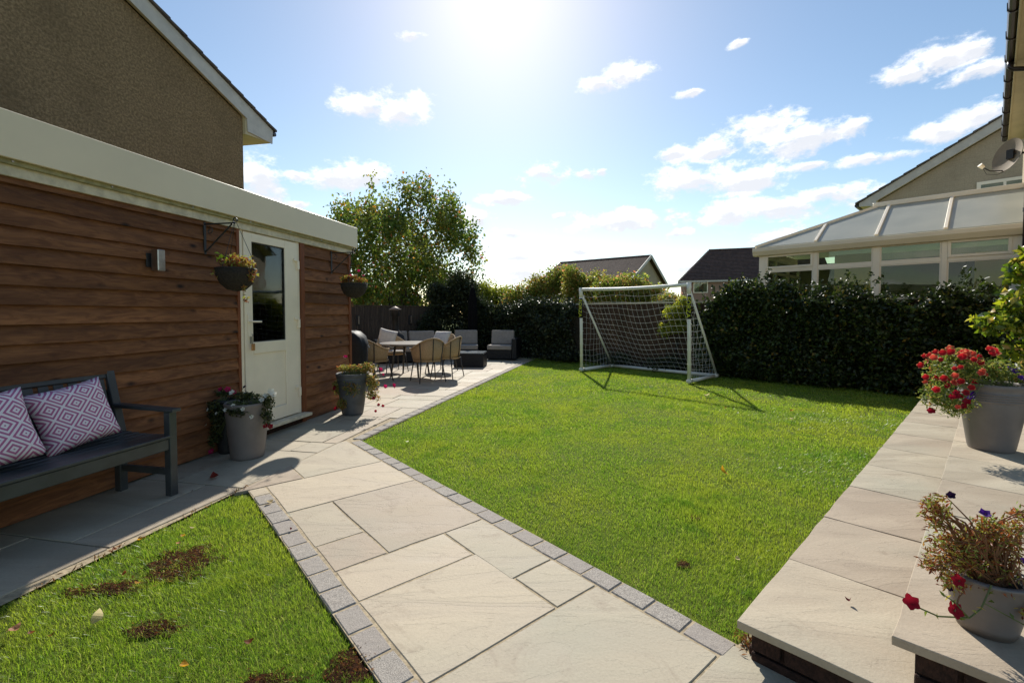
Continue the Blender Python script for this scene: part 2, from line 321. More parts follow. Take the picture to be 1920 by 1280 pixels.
def petal(name, c, edge=None):
    t = MT(name); col = t.mix(t.rnd(), tuple(x * 0.8 for x in c), tuple(min(1, x * 1.15) for x in c))
    if edge is not None:
        v = t.coord('Object'); ln = t.n('ShaderNodeVectorMath', operation='LENGTH'); t.l(v, ln.inputs[0])
        f = t.ramp(t.math('ADD', ln.outputs['Value'], t.math('MULTIPLY', t.noise(v, 2.0, 2), 0.5)), 0.95, 1.3); col = t.mix(f, col, edge)
    t.set(col, 0.6, 0, 0.3)
    tr = t.n('ShaderNodeBsdfTranslucent'); t.l(col, tr.inputs[0]); ms = t.n('ShaderNodeMixShader'); ms.inputs[0].default_value = 0.45
    t.l(t.p.outputs[0], ms.inputs[1]); t.l(tr.outputs[0], ms.inputs[2]); t.l(ms.outputs[0], t.out.inputs['Surface']); return t.m
PET = {'coral': petal('coral_petals', srgb(206, 74, 58), srgb(232, 176, 130)), 'red': petal('red_petals', srgb(178, 24, 34), srgb(226, 150, 110)), 'deepred': petal('deep_red_petals', srgb(140, 14, 36)), 'white': petal('white_petals', srgb(236, 234, 222)),
       'purple': petal('purple_petals', srgb(84, 34, 140)), 'pink': petal('magenta_petals', srgb(190, 30, 90)), 'dark': petal('dark_purple_petals', srgb(40, 16, 56))}
LF = {
 'grass': leafy('grass_blades', [(0.0, srgb(92, 124, 40)), (0.45, srgb(120, 150, 50)), (0.8, srgb(142, 165, 62)), (0.97, srgb(158, 168, 82)), (1.0, srgb(190, 184, 124))], 0.5, 0.34, 0.5, (0.9, srgb(158, 166, 60), 0.55), (2.3, srgb(78, 124, 40), 0.6, .52)),
 'straw': leafy('dry_grass_blades', [(0.0, srgb(104, 62, 38)), (.6, srgb(150, 106, 66)), (.9, srgb(120, 130, 50)), (1.0, srgb(206, 180, 128))], 0.35, 0.7),
 'tree': leafy('autumn_tree_leaves', [(0.0, srgb(66, 90, 42)), (0.72, srgb(98, 124, 54)), (0.9, srgb(140, 148, 64)), (0.97, srgb(176, 134, 62)), (1.0, srgb(172, 84, 62))], 0.45, patch=(0.8, srgb(160, 130, 60), 0.24)),
 'dark': leafy('dark_evergreen_leaves', [(0.0, srgb(28, 38, 22)), (0.7, srgb(48, 60, 34)), (1.0, srgb(78, 84, 52))], 0.25),
 'hedge': leafy('glossy_hedge_leaves', [(0.0, srgb(24, 34, 16)), (0.7, srgb(42, 58, 24)), (0.95, srgb(76, 94, 36)), (1.0, srgb(130, 104, 46))], 0.22, 0.42, 0.35, (1.6, srgb(70, 84, 38), 0.3)),
 'yellow': leafy('yellow_green_leaves', [(0.0, srgb(104, 118, 40)), (0.6, srgb(140, 150, 52)), (1.0, srgb(176, 168, 70))], 0.5),
 'mixed': leafy('mixed_autumn_shrub_leaves', [(0.0, srgb(82, 102, 42)), (0.6, srgb(118, 138, 56)), (0.86, srgb(164, 166, 84)), (0.95, srgb(190, 126, 76)), (1.0, srgb(204, 146, 124))], 0.5, patch=(1.4, srgb(176, 144, 80), 0.3)),
 'climber': leafy('climber_leaves', [(0.0, srgb(48, 70, 26)), (0.5, srgb(92, 116, 36)), (0.85, srgb(150, 160, 46)), (1.0, srgb(196, 160, 90))], 0.45, 0.3, 0.6),
 'potgreen': leafy('petunia_leaves', [(0.0, srgb(66, 84, 34)), (0.6, srgb(112, 128, 56)), (0.9, srgb(160, 158, 80)), (1.0, srgb(170, 120, 70))], 0.4),
 'potdry': leafy('withered_petunia_leaves', [(0.0, srgb(110, 62, 38)), (0.35, srgb(158, 92, 56)), (0.6, srgb(156, 136, 66)), (1.0, srgb(132, 156, 64))], 0.35),
 'potmix': leafy('straggly_petunia_leaves', [(0.0, srgb(92, 96, 44)), (0.4, srgb(128, 134, 62)), (0.65, srgb(158, 140, 74)), (1.0, srgb(164, 104, 66))], 0.4),
 'potdark': leafy('dark_petunia_leaves', [(0.0, srgb(40, 48, 28)), (0.7, srgb(66, 78, 40)), (1.0, srgb(110, 104, 60))], 0.35),
}
def fallen(name, c, c2):
    t = MT(name); t.set(t.mix(t.ramp(t.noise(t.coord('Object'), 30, 3), 0.4, 0.6), c, c2), 0.6, 0, 0.3); tr = t.n('ShaderNodeBsdfTranslucent'); tr.inputs[0].default_value = (*c, 1); ms = t.n('ShaderNodeMixShader'); ms.inputs[0].default_value = .5
    t.l(t.p.outputs[0], ms.inputs[1]); t.l(tr.outputs[0], ms.inputs[2]); t.l(ms.outputs[0], t.out.inputs['Surface']); return t.m
FALL = {'yellow': fallen('yellow_fallen_leaf', srgb(214, 160, 40), srgb(176, 118, 34)), 'pale': fallen('pale_dry_leaf', srgb(222, 206, 160), srgb(190, 158, 110)),
        'brown': fallen('brown_fallen_leaf', srgb(142, 78, 42), srgb(96, 52, 30)), 'pink': fallen('pink_faded_leaf', srgb(206, 150, 124), srgb(170, 108, 84)),
        'white': fallen('white_petal', srgb(236, 232, 216), srgb(214, 206, 180)), 'red': fallen('rust_red_leaf', srgb(150, 50, 34), srgb(104, 34, 26)), 'maroon': fallen('maroon_bud', srgb(92, 18, 30), srgb(50, 14, 20))}

# ------------------------------------------------------------------ mesh helpers
def tag(o, label=None, cat=None, group=None, kind=None):
    if label: o['label'] = label
    if cat: o['category'] = cat
    if group: o['group'] = group
    if kind: o['kind'] = kind
    return o
def link(name, me, parent=None, loc=(0, 0, 0), rot=(0, 0, 0)):
    o = bpy.data.objects.new(name, me); COL.objects.link(o); o.location = loc; o.rotation_euler = rot
    if parent is not None: o.parent = parent
    return o
def thing(name, label, cat, loc=(0, 0, 0), rotz=0.0, group=None, kind=None):
    return tag(link(name, None, None, loc, (0, 0, rotz)), label, cat, group, kind)
class MB:
    def __init__(s): s.v = []; s.f = []
    def add(s, vs, fs):
        b = len(s.v); s.v += [tuple(v) for v in vs]; s.f += [tuple(b + i for i in f) for f in fs]; return s
    def box(s, x0, x1, y0, y1, z0, z1):
        return s.add([(x0, y0, z0), (x1, y0, z0), (x1, y1, z0), (x0, y1, z0), (x0, y0, z1), (x1, y0, z1), (x1, y1, z1), (x0, y1, z1)],
                     [(0, 3, 2, 1), (4, 5, 6, 7), (0, 1, 5, 4), (1, 2, 6, 5), (2, 3, 7, 6), (3, 0, 4, 7)])
    def bar(s, p, q, w, h, up=(0, 0, 1)):
        """rectangular bar from p to q, w across, h along up"""
        p, q = Vector(p), Vector(q); d = (q - p).normalized(); sd = d.cross(Vector(up))
        if sd.length < 1e-4: sd = d.cross(Vector((1, 0, 0)))
        sd.normalize(); u = sd.cross(d).normalized(); a = sd * w / 2; b = u * h / 2
        return s.add([p - a - b, p + a - b, p + a + b, p - a + b, q - a - b, q + a - b, q + a + b, q - a + b],
                     [(0, 3, 2, 1), (4, 5, 6, 7), (0, 1, 5, 4), (1, 2, 6, 5), (2, 3, 7, 6), (3, 0, 4, 7)])
    def tube(s, pts, r, seg=8, cap=True):
        pts = [Vector(p) for p in pts]; rs = r if isinstance(r, (list, tuple)) else [r] * len(pts); vs = []; fs = []
        prev = None
        for i, p in enumerate(pts):
            d = (pts[min(i + 1, len(pts) - 1)] - pts[max(i - 1, 0)]).normalized()
            a = d.cross(Vector((0, 0, 1)) if abs(d.z) < 0.9 else Vector((1, 0, 0))).normalized() if prev is None else (prev - d * prev.dot(d)).normalized()
            prev = a; b = d.cross(a)
            vs += [p + (a * math.cos(2 * math.pi * k / seg) + b * math.sin(2 * math.pi * k / seg)) * rs[i] for k in range(seg)]
        for i in range(len(pts) - 1):
            for k in range(seg): fs.append((i * seg + k, i * seg + (k + 1) % seg, (i + 1) * seg + (k + 1) % seg, (i + 1) * seg + k))
        if cap: fs += [tuple(range(seg))[::-1], tuple((len(pts) - 1) * seg + k for k in range(seg))]
        return s.add(vs, fs)
    def lathe(s, prof, c=(0, 0, 0), seg=24, close=False):
        vs = []; fs = []
        for (r, z) in prof: vs += [(c[0] + r * math.cos(2 * math.pi * k / seg), c[1] + r * math.sin(2 * math.pi * k / seg), c[2] + z) for k in range(seg)]
        for i in range(len(prof) - 1):
            for k in range(seg): fs.append((i * seg + k, i * seg + (k + 1) % seg, (i + 1) * seg + (k + 1) % seg, (i + 1) * seg + k))
        if close: fs += [tuple(range(seg))[::-1], tuple((len(prof) - 1) * seg + k for k in range(seg))]
        return s.add(vs, fs)
    def prism(s, poly, z0, z1):
        n = len(poly); vs = [(x, y, z0) for x, y in poly] + [(x, y, z1) for x, y in poly]
        return s.add(vs, [tuple(range(n))[::-1], tuple(range(n, 2 * n))] + [(i, (i + 1) % n, n + (i + 1) % n, n + i) for i in range(n)])
    def prismx(s, poly, x0, x1):
        """polygon in y,z pushed along x"""
        n = len(poly); vs = [(x0, y, z) for y, z in poly] + [(x1, y, z) for y, z in poly]
        return s.add(vs, [tuple(range(n))[::-1], tuple(range(n, 2 * n))] + [(i, (i + 1) % n, n + (i + 1) % n, n + i) for i in range(n)])
    def prismy(s, poly, y0, y1):
        n = len(poly); vs = [(x, y0, z) for x, z in poly] + [(x, y1, z) for x, z in poly]
        return s.add(vs, [tuple(range(n)), tuple(range(n, 2 * n))[::-1]] + [(i, n + i, n + (i + 1) % n, (i + 1) % n) for i in range(n)])
    def mesh(s, name, mat, bevel=0.0, smooth=False, seg=1):
        me = bpy.data.meshes.new(name); me.from_pydata(s.v, [], s.f); me.materials.append(mat)
        bm = bmesh.new(); bm.from_mesh(me); bmesh.ops.recalc_face_normals(bm, faces=bm.faces)
        if bevel:
            ed = [e for e in bm.edges if len(e.link_faces) == 2 and e.calc_face_angle(0) > R(35)]
            bmesh.ops.bevel(bm, geom=ed, offset=bevel, segments=seg, affect='EDGES', profile=0.6, clamp_overlap=True)
        bm.to_mesh(me); bm.free()
        if smooth: me.shade_smooth()
        return me
    def build(s, name, mat, parent=None, bevel=0.0, smooth=False, loc=(0, 0, 0), rot=(0, 0, 0), seg=1, **k):
        return tag(link(name, s.mesh(name, mat, bevel, smooth, seg), parent, loc, rot), **k)
def put(name, me, parent, loc=(0, 0, 0), rot=(0, 0, 0), scale=None):
    o = link(name, me, parent, loc, rot)
    if scale is not None: o.scale = scale if isinstance(scale, tuple) else (scale,) * 3
    return o
def copy_tree(o, parent=None):
    c = o.copy(); COL.objects.link(c); c.parent = parent
    for ch in list(o.children): copy_tree(ch, c)
    return c
def raw_mesh(name, V, F, mat):
    """mesh from numpy arrays: V (n,3), F (m,k)"""
    me = bpy.data.meshes.new(name); k = F.shape[1]
    me.vertices.add(len(V)); me.vertices.foreach_set('co', V.astype(np.float32).ravel())
    me.loops.add(F.size); me.loops.foreach_set('vertex_index', F.astype(np.int32).ravel())
    me.polygons.add(len(F)); me.polygons.foreach_set('loop_start', np.arange(0, F.size, k, dtype=np.int32))
    me.polygons.foreach_set('loop_total', np.full(len(F), k, dtype=np.int32))
    me.update(calc_edges=True); me.materials.append(mat); return me
def unit(a): return a / np.maximum(np.linalg.norm(a, axis=-1, keepdims=True), 1e-9)
def leaves(P, size, up=0.4, aspect=0.55, outward=None, bend=0.18, droop=0.0, cols=None):
    """one folded leaf per point: two quads' worth of triangles joined along the midrib"""
    n = len(P); size = np.broadcast_to(size, (n,)) * rng.uniform(0.65, 1.25, n)
    nrm = unit(rng.normal(size=(n, 3)) + np.array([0, 0, up]) + (0 if outward is None else outward))
    t = unit(np.cross(nrm, rng.normal(size=(n, 3)))); t[:, 2] -= droop; t = unit(t); b = unit(np.cross(nrm, t))
    L = t * size[:, None]; Wd = b * (size * aspect * 0.5)[:, None]; up_ = nrm * (size * bend)[:, None]
    V = np.stack([P - L * 0.5, P - L * 0.05 + Wd + up_, P + L * 0.5, P - L * 0.05 - Wd + up_], 1).reshape(-1, 3)
    i = np.arange(n)[:, None] * 4
    return V, np.concatenate([i + np.array([0, 1, 2]), i + np.array([0, 2, 3])], 0)
def leaf_obj(name, P, size, mat, parent=None, **k):
    V, F = leaves(P, size, **k); return tag(link(name, raw_mesh(name, V, F, mat), parent), kind=None)
def wander(n, seed): 
    r = np.random.default_rng(seed); k = r.normal(size=(6, 3)) * n; ph = r.uniform(0, 6.28, 6)
    return lambda P: sum(np.sin(P @ k[i] + ph[i]) for i in range(6)) / 6.0
def blob_points(c, rad, n, shell=0.55, seed=1, clump=0.0, nclump=40):
    """points in an uneven ellipsoid, thicker towards its skin, gathered in clumps with gaps between"""
    d = unit(rng.normal(size=(n, 3))); r = rng.uniform(0, 1, n) ** 0.45 * (1 - shell) + shell * rng.uniform(0.72, 1.0, n) ; r = np.clip(r, 0, 1)
    w = wander(3.0, seed)(d); P = d * (r * (1 + 0.22 * w))[:, None]
    if clump:
        cc = unit(rng.normal(size=(nclump, 3))) * rng.uniform(0.45, 1.0, (nclump, 1)) * (1 + 0.22 * wander(3.0, seed)(unit(rng.normal(size=(nclump, 3)))))[:, None]
        pick = rng.integers(0, nclump, n); P = P * (1 - clump) + (cc[pick] + rng.normal(size=(n, 3)) * 0.13) * clump
    return np.array(c) + P * np.array(rad)

def frame(bearing): return R(90 - bearing)          # rotation of a thing whose local x looks along a compass bearing
def loc2w(o, bearing, x, y):
    b = R(bearing); return (o[0] + x * math.sin(b) - y * math.cos(b), o[1] + x * math.cos(b) + y * math.sin(b))
GA, GB = (-2.517, 5.528), 11.8      # garage: foot of the wall beside the door, bearing of the wall; local x along it, local -y towards the lawn
HS, HB = (0.848, 1.698), 46.3       # house and terrace: corner of the lower step, bearing of the steps; local -y towards the house
PB = 50.0                           # bearing across the path
def W_g(s, t): return loc2w(GA, GB, s, -t)
def W_h(d, n): return loc2w(HS, HB, d, -n)
def W_p(u, v): return loc2w((0, 0), PB, u, v)

# ------------------------------------------------------------------ ground, lawn, paving
def sheet(name, pts, z, mat, label=None, kind='structure'):
    m = MB(); m.add([(x, y, z) for x, y in pts], [tuple(range(len(pts)))]); return m.build(name, mat, kind=kind, label=label)
sheet('ground', [(-400, -60), (400, -60), (400, 900), (-400, 900)], -0.09, M['soil'], 'open ground stretching away behind the gardens')
def terrain():
    """lawn surface with gentle unevenness"""
    m = MB(); xs = np.linspace(-4.5, 8.5, 66); ys = np.linspace(0.2, 14.5, 72)
    for y in ys:
        for x in xs: m.v.append((x, y, -0.022 + 0.006 * mnoise.noise(Vector((x * 1.3, y * 1.3, 0)))))
    n = len(xs)
    for j in range(len(ys) - 1):
        for i in range(n - 1): m.f.append((j * n + i, j * n + i + 1, (j + 1) * n + i + 1, (j + 1) * n + i))
    return m.build('lawn', M['soil'], kind='structure', label='mown green lawn between the stone path and the raised steps', smooth=True)
terrain()

def clip(poly, a, b, c):
    """keep the side a*x + b*y <= c of a convex polygon"""
    out = []
    for i in range(len(poly)):
        p, q = poly[i], poly[(i + 1) % len(poly)]; dp, dq = a * p[0] + b * p[1] - c, a * q[0] + b * q[1] - c
        if dp <= 0: out.append(p)
        if dp * dq < 0: k = dp / (dp - dq); out.append((p[0] + (q[0] - p[0]) * k, p[1] + (q[1] - p[1]) * k))
    return out
def area(p): return 0.5 * sum(p[i][0] * p[(i + 1) % len(p)][1] - p[(i + 1) % len(p)][0] * p[i][1] for i in range(len(p)))
def inset(poly, d):
    if area(poly) < 0: poly = poly[::-1]
    out = poly
    for i in range(len(poly)):
        p, q = poly[i], poly[(i + 1) % len(poly)]; ex, ey = q[0] - p[0], q[1] - p[1]; L = math.hypot(ex, ey)
        if L < 1e-5: continue
        nx, ny = ey / L, -ex / L; out = clip(out, nx, ny, nx * p[0] + ny * p[1] - d)
        if len(out) < 3: return []
    return out
def slab(name, poly, top, thick, parent, mat=None, jit=0.003, gap=0.0048, bevel=0.003, tilt=0.0015):
    poly = inset(poly, gap)
    if len(poly) < 3 or abs(area(poly)) < 0.004: return None
    cx = sum(p[0] for p in poly) / len(poly); cy = sum(p[1] for p in poly) / len(poly); pts = []
    for i in range(len(poly)):
        p, q = poly[i], poly[(i + 1) % len(poly)]; L = math.hypot(q[0] - p[0], q[1] - p[1])
        if L < 0.012: continue
        k = max(1, min(5, int(L / 0.13)))
        for a in range(k):
            f = a / k; x, y = p[0] + (q[0] - p[0]) * f, p[1] + (q[1] - p[1]) * f
            pts.append((x - cx + random.uniform(-jit, jit), y - cy + random.uniform(-jit, jit)))
    m = MB().prism(pts, -thick, 0)
    return m.build(name, mat or MS, parent, bevel, loc=(cx, cy, top + random.uniform(-tilt, tilt)), rot=(random.uniform(-.002, .002), random.uniform(-.002, .002), 0))
def rect(f, a0, a1, b0, b1): return [f(a0, b0), f(a1, b0), f(a1, b1), f(a0, b1)]
# half plane of the diagonal cut between the paving by the garage (t < 0.95) and the path (t > 0.95), in world coordinates
gb = R(GB); gn = (math.cos(gb), -math.sin(gb)); gc = gn[0] * GA[0] + gn[1] * GA[1] + 0.95

path = sheet('path', rect(W_p, 0.655, 1.815, 0.3, 4.63), -0.0035, M['joint'], 'pale sandstone path crossing between the two lawns')
sheet('forecourt', rect(W_p, -0.6, 3.2, -1.2, 0.78), -0.0060, M['joint'], 'stone paving in front of the raised steps')
t_line = lambda s: 1.0 + (s + 0.7) * 0.0499
patio = sheet('patio', [W_g(-6, -0.02), W_g(9.5, -0.02), W_g(9.5, t_line(9.5) + 0.12), W_g(-0.7, 1.12), W_g(-0.76, 0.94), W_g(-6, 0.94)], -0.0085, M['joint'],
              'sandstone paving that runs along the timber garage to the seating corner')
sheet('patio_corner', [W_g(1.0, -5), W_g(9.5, -5), W_g(9.5, -0.021), W_g(1.0, -0.021)], -0.0085, M['joint'], 'stone paving behind the garage under the outdoor furniture')
for (u0, u1, v0, v1) in [(.772,1.43,1.39,2.0),(1.43,1.695,1.39,1.69),(1.41,1.695,1.69,2.31),(.772,1.41,2.0,2.31),(.772,1.06,2.31,2.63),(.772,1.06,2.63,3.20),
                         (1.06,1.695,2.31,3.20),(.772,1.695,3.20,3.80),(1.04,1.695,3.80,4.64),(.3,1.04,3.80,4.64),(.655,.772,3.64,3.80),(.772,1.695,.80,1.39)]:
    slab('paving_slab', clip(rect(W_p, u0, u1, v0, v1), -gn[0], -gn[1], -gc), 0.0, 0.03, path)
for (u0, u1, v0, v1) in [(.2,.9,.2,.80),(.9,1.8,.2,.80),(1.8,2.45,.15,.74),(2.45,3.1,.1,.74),(.2,1.1,-.5,.2),(1.1,1.75,-.5,.15),(1.75,2.6,-.5,.15)]:
    slab('paving_slab', rect(W_p, u0, u1, v0, v1), 0.0, 0.03, path)
rows = [(-6,-5.2,[.5]),(-5.2,-4.4,[.35]),(-4.4,-3.5,[.6]),(-3.5,-2.9,[.32]),(-2.9,-2.0,[.62]),(-2.0,-1.12,[.33]),(-1.12,-.81,[.66]),(-.81,.35,[.42,.79]),(.35,.95,[.45,.83]),(.95,1.54,[.2,.5]),
        (1.54,1.86,[.38]),(1.86,2.45,[.6]),(2.45,3.3,[.3,.9]),(3.3,3.9,[.6]),(3.9,4.95,[.64]),(4.95,5.55,[.3,.95]),(5.55,6.4,[.7]),(6.4,7.0,[.4]),(7.0,7.9,[.8]),(7.9,8.5,[.5])]
for (s0, s1, ts) in rows:
    lo = -0.01 if s0 < 0.9 else -4.6
    cuts = [lo] + ([] if s0 < 0.9 else [-3.9, -3.0, -2.4, -1.5, -0.9, -0.3]) + ts + [2.0]
    for a, b in zip(cuts[:-1], cuts[1:]):
        poly = rect(W_g, s0, s1, a, b)
        if s0 < -0.8: poly = clip(poly, gn[0], gn[1], gc)
        p0, p1 = W_g(-0.7, t_line(-0.7)), W_g(7, t_line(7)); ex, ey = p1[0] - p0[0], p1[1] - p0[1]
        poly = clip(poly, ey, -ex, ey * p0[0] - ex * p0[1]) if len(poly) > 2 else poly
        if len(poly) > 2: slab('paving_slab', poly, 0.0, 0.03, patio)
def sett_mesh(i):
    r = random.Random(i); m = MB(); pts = [(-.09, -.055), (0, -.055), (.09, -.055), (.09, 0), (.09, .055), (0, .055), (-.09, .055), (-.09, 0)]
    m.prism([(x + r.uniform(-.003, .003), y + r.uniform(-.003, .003)) for x, y in pts], -.04, 0); return m.mesh('granite_sett', MG, 0.006)
SETT = [sett_mesh(i) for i in range(7)]
def sett_row(p, q, n, parent):
    ang = math.atan2(q[1] - p[1], q[0] - p[0]); L = math.hypot(q[0] - p[0], q[1] - p[1]) / n
    for i in range(n):
        f = (i + 0.5) / n; o = put('granite_sett', random.choice(SETT), parent, (p[0] + (q[0] - p[0]) * f, p[1] + (q[1] - p[1]) * f, 0.001 + random.uniform(-.002, .002)),
                                 (random.uniform(-.01, .01), random.uniform(-.01, .01), ang + random.choice((0, math.pi)) + random.uniform(-.008, .008)))
        o.scale = ((L - 0.007) / 0.18, random.uniform(0.97, 1.03), 1)
sett_row(W_p(1.758, 0.78), W_p(1.758, 4.56), 21, path)
sett_row(W_p(0.711, 0.9), W_p(0.711, 3.63), 15, path)
sett_row(W_g(-0.62, 1.062), W_g(6.95, t_line(6.95) + 0.062), 40, patio)

# ------------------------------------------------------------------ raised steps and terrace beside the house
steps = thing('terrace_steps', None, None, (HS[0], HS[1], 0), frame(HB), kind='structure'); steps['label'] = 'two raised sandstone steps on dark brick along the house'
MB().box(.045, 9.7, -2.2, -.045, -.05, .108).box(.105, 9.7, -2.2, -.50, .108, .248).build('step_core', M['darkbrick'], steps)
j1 = [0, .64, 1.29, 1.965, 2.6, 3.26, 3.95, 4.66, 5.3, 5.95, 6.6, 7.3, 8.0, 8.7, 9.6]
for a, b in zip(j1[:-1], j1[1:]): slab('paving_slab', [(a, -.53), (b, -.53), (b, 0), (a, 0)], .14, .030, steps, gap=.003, tilt=.001, bevel=.002)
j2 = [.065, .75, 1.4, 2.06, 2.72, 3.3, 4.0, 4.6, 5.25, 5.9, 6.5, 7.2, 7.9, 8.6, 9.6]
for a, b in zip(j2[:-1], j2[1:]):
    slab('paving_slab', [(a, -1.06), (b, -1.06), (b, -.445), (a, -.445)], .28, .030, steps, gap=.003, tilt=.001, bevel=.002)
    slab('paving_slab', [(a, -1.7), (b, -1.7), (b, -1.06), (a, -1.06)], .28, .030, steps, gap=.003, tilt=.001, bevel=.002)
    slab('paving_slab', [(a, -2.25), (b, -2.25), (b, -1.7), (a, -1.7)], .28, .030, steps, gap=.003, tilt=.001, bevel=.002)
BR = MB().box(-.006, .07, -.105, .105, 0, .063).mesh('brick', M['darkbrick'], 0.004)
BRN = MB().box(-.105, .105, -.006, .07, 0, .063).mesh('brick', M['darkbrick'], 0.004)
for r_, z in enumerate((-.035, .038)):
    for i in range(2): put('brick', BR, steps, (.033 + random.uniform(-.001, .001), -.15 - i * .222 - (r_ % 2) * .11, z))
    if r_ % 2: put('brick', BR, steps, (.033, -.094, z), scale=(1, .46, 1))
    for i in range(12): put('brick', BRN, steps, (.16 + i * .222 + (r_ % 2) * .1, -.034, z), (0, 0, math.pi))
for r_, z in enumerate((-.038, .035, .108, .181)):
    for i in range(8): put('brick', BR, steps, (.095 + random.uniform(-.001, .001), -.605 - i * .222 - (r_ % 2) * .11, z))
    if r_ % 2: put('brick', BR, steps, (.095, -.549, z), scale=(1, .46, 1))

# ------------------------------------------------------------------ timber garage
gar = thing('timber_garage', 'long flat-roofed timber-clad garage with cream fascia and white half-glazed door', 'garage', (GA[0], GA[1], 0), frame(GB))
X0 = -7.0
MB().box(X0, -1.0, .015, .075, 0, 2.22).box(-.07, 1.0, .015, .075, 0, 2.22).box(-1.0, -.07, .015, .075, 2.17, 2.22) \
    .box(.94, 1.0, .076, 3.2, 0, 2.22).box(X0, .94, 3.14, 3.2, 0, 2.22).box(X0, X0 + .06, .076, 3.14, 0, 2.22).build('wall', M['fence_brown'], gar)
MB().box(X0, .93, .08, 3.13, -.04, .02).build('floor', M['soil'], gar)
def board(x0, x1, z0, h, seed, parent):
    r = random.Random(seed); n = max(2, int((x1 - x0) / .22)); ph = r.uniform(0, 9); tl = r.uniform(-.0012, .0012); vs = []; fs = []
    for i in range(n + 1):
        x = x0 + (x1 - x0) * i / n; w = tl * (x - x0) + .009 * mnoise.noise(Vector((x * 1.1 + ph, seed * 3.1, 0))) + .003 * mnoise.noise(Vector((x * 6, seed, 2)))
        o = .003 * mnoise.noise(Vector((x * 2.1, seed * 1.3, 5)))
        vs += [(x, .012, z0 + w), (x, -.030 + o, z0 + w), (x, -.0205 + o, z0 + w + h * .5), (x, .002, z0 + h + .014), (x, .012, z0 + h + .014)]
    for i in range(n):
        for k in range(5): a = i * 5 + k; b = i * 5 + (k + 1) % 5; fs.append((a, a + 5, b + 5, b))
    fs += [tuple(range(5)), tuple(n * 5 + k for k in range(5))[::-1]]
    zc = z0 + h / 2; m = MB().add([(x, y, z - zc) for x, y, z in vs], fs)
    m.build('board', M['board'], parent, loc=(0, 0, zc))
z = .01; k = 0
while z < 2.10: board(X0, -1.02, z, .122, k, gar); z += .122; k += 1
z = .01
while z < 2.08: board(-.0, .96, z, .141, k + 50, gar); z += .141; k += 1
MB().box(-1.02, -.985, -.03, .014, 0, 2.15).build('trim', M['post_wood'], gar, .002, label='thin red-brown upright beside the door')
MB().box(-.075, -.002, -.036, .014, 0, 2.15).build('trim', M['post_wood'], gar, .002)
MB().box(.962, 1.012, -.036, .06, 0, 2.15).build('corner_post', M['post_wood'], gar, .002)
MB().box(.965, 1.005, .061, 3.2, 0, 2.15).build('side_boards', M['board'], gar, .002)
MB().box(X0, 1.09, -.098, -.07, 2.225, 2.505).box(1.062, 1.09, -.07, 3.3, 2.225, 2.505).build('fascia', M['cream'], gar, .003)
MB().box(X0, 1.06, -.0695, -.045, 2.195, 2.245).build('drip_batten', M['grime'], gar, .002)
MB().box(X0, 1.03, -.0445, .014, 2.128, 2.215).build('head_trim', M['cream_trim'], gar, .002)
MB().box(X0, 1.06, -.069, 3.29, 2.42, 2.49).build('roof', M['felt'], gar)
NAIL = MB().tube([(0, 0, 0), (0, -.006, 0)], .007, 7).mesh('nail_head', M['steel'])
for i in range(12): put('nail_head', NAIL, gar, (1.0 - i * .62 + random.uniform(-.1, .1), -.0695, 2.215))
# door frame, leaf, glass
MB().box(-.984, -.94, -.02, .07, .12, 2.165).box(-.12, -.077, -.02, .07, .12, 2.165).box(-.94, -.12, -.02, .07, 2.125, 2.165).build('door_frame', M['white'], gar, .004)
dx0, dx1, dz0, dz1, gx0, gx1, gz0, gz1 = -.932, -.128, .13, 2.118, -.825, -.335, 1.0, 2.03
door = MB().box(dx0, gx0, -.028, .03, dz0, dz1).box(gx1, dx1, -.028, .03, dz0, dz1).box(gx0, gx1, -.0275, .03, gz1, dz1).box(gx0, gx1, -.0275, .03, .88, gz0).box(gx0, gx1, -.0275, .03, dz0, .27).build('door', M['white'], gar, .003)
MB().box(gx0 + .002, gx1 - .002, -.012, .02, .272, .878).build('panel', M['white'], door)
MB().box(gx0 + .002, gx1 - .002, -.006, -.002, gz0 + .002, gz1 - .002).build('pane', M['glass_dark'], door)
MB().box(gx0, gx0 + .01, -.018, -.012, gz0, gz1).box(gx1 - .01, gx1, -.018, -.012, gz0, gz1).box(gx0 + .01, gx1 - .01, -.018, -.012, gz0, gz0 + .01).box(gx0 + .01, gx1 - .01, -.018, -.012, gz1 - .01, gz1).build('glazing_bead', M['dark_metal'], door)
MB().box(-.90, -.87, -.036, -.0285, 1.06, 1.29).tube([(-.885, -.036, 1.215), (-.885, -.075, 1.215)], .011, 8).tube([(-.89, -.072, 1.215), (-.76, -.072, 1.212)], .010, 8).build('handle', M['white'], door, .002, smooth=False)
MB().box(-.875, -.86, -.05, -.0285, .99, 1.06).tube([(-.868, -.05, 1.05), (-.868, -.058, 1.075), (-.868, -.05, 1.09)], .004, 6).build('hasp', M['steel'], door)
MB().box(-.885, -.848, -.07, -.051, .92, .99).build('padlock', M['brass'], door, .004)
HINGE = MB().box(-.06, .0, -.045, -.029, .04, .075).box(-.012, .018, -.055, -.029, -.05, .05).mesh('hinge', M['white'], .003)
for hz in (1.86, 1.18, .38): put('hinge', HINGE, door, (-.135, 0, hz))
MB().box(-1.02, -.04, -.14, .014, .085, .118).build('door_sill', M['cream_trim'], gar, .003)
MB().box(-.98, -.08, -.03, .014, .0, .083).build('plinth', M['darkbrick'], gar)

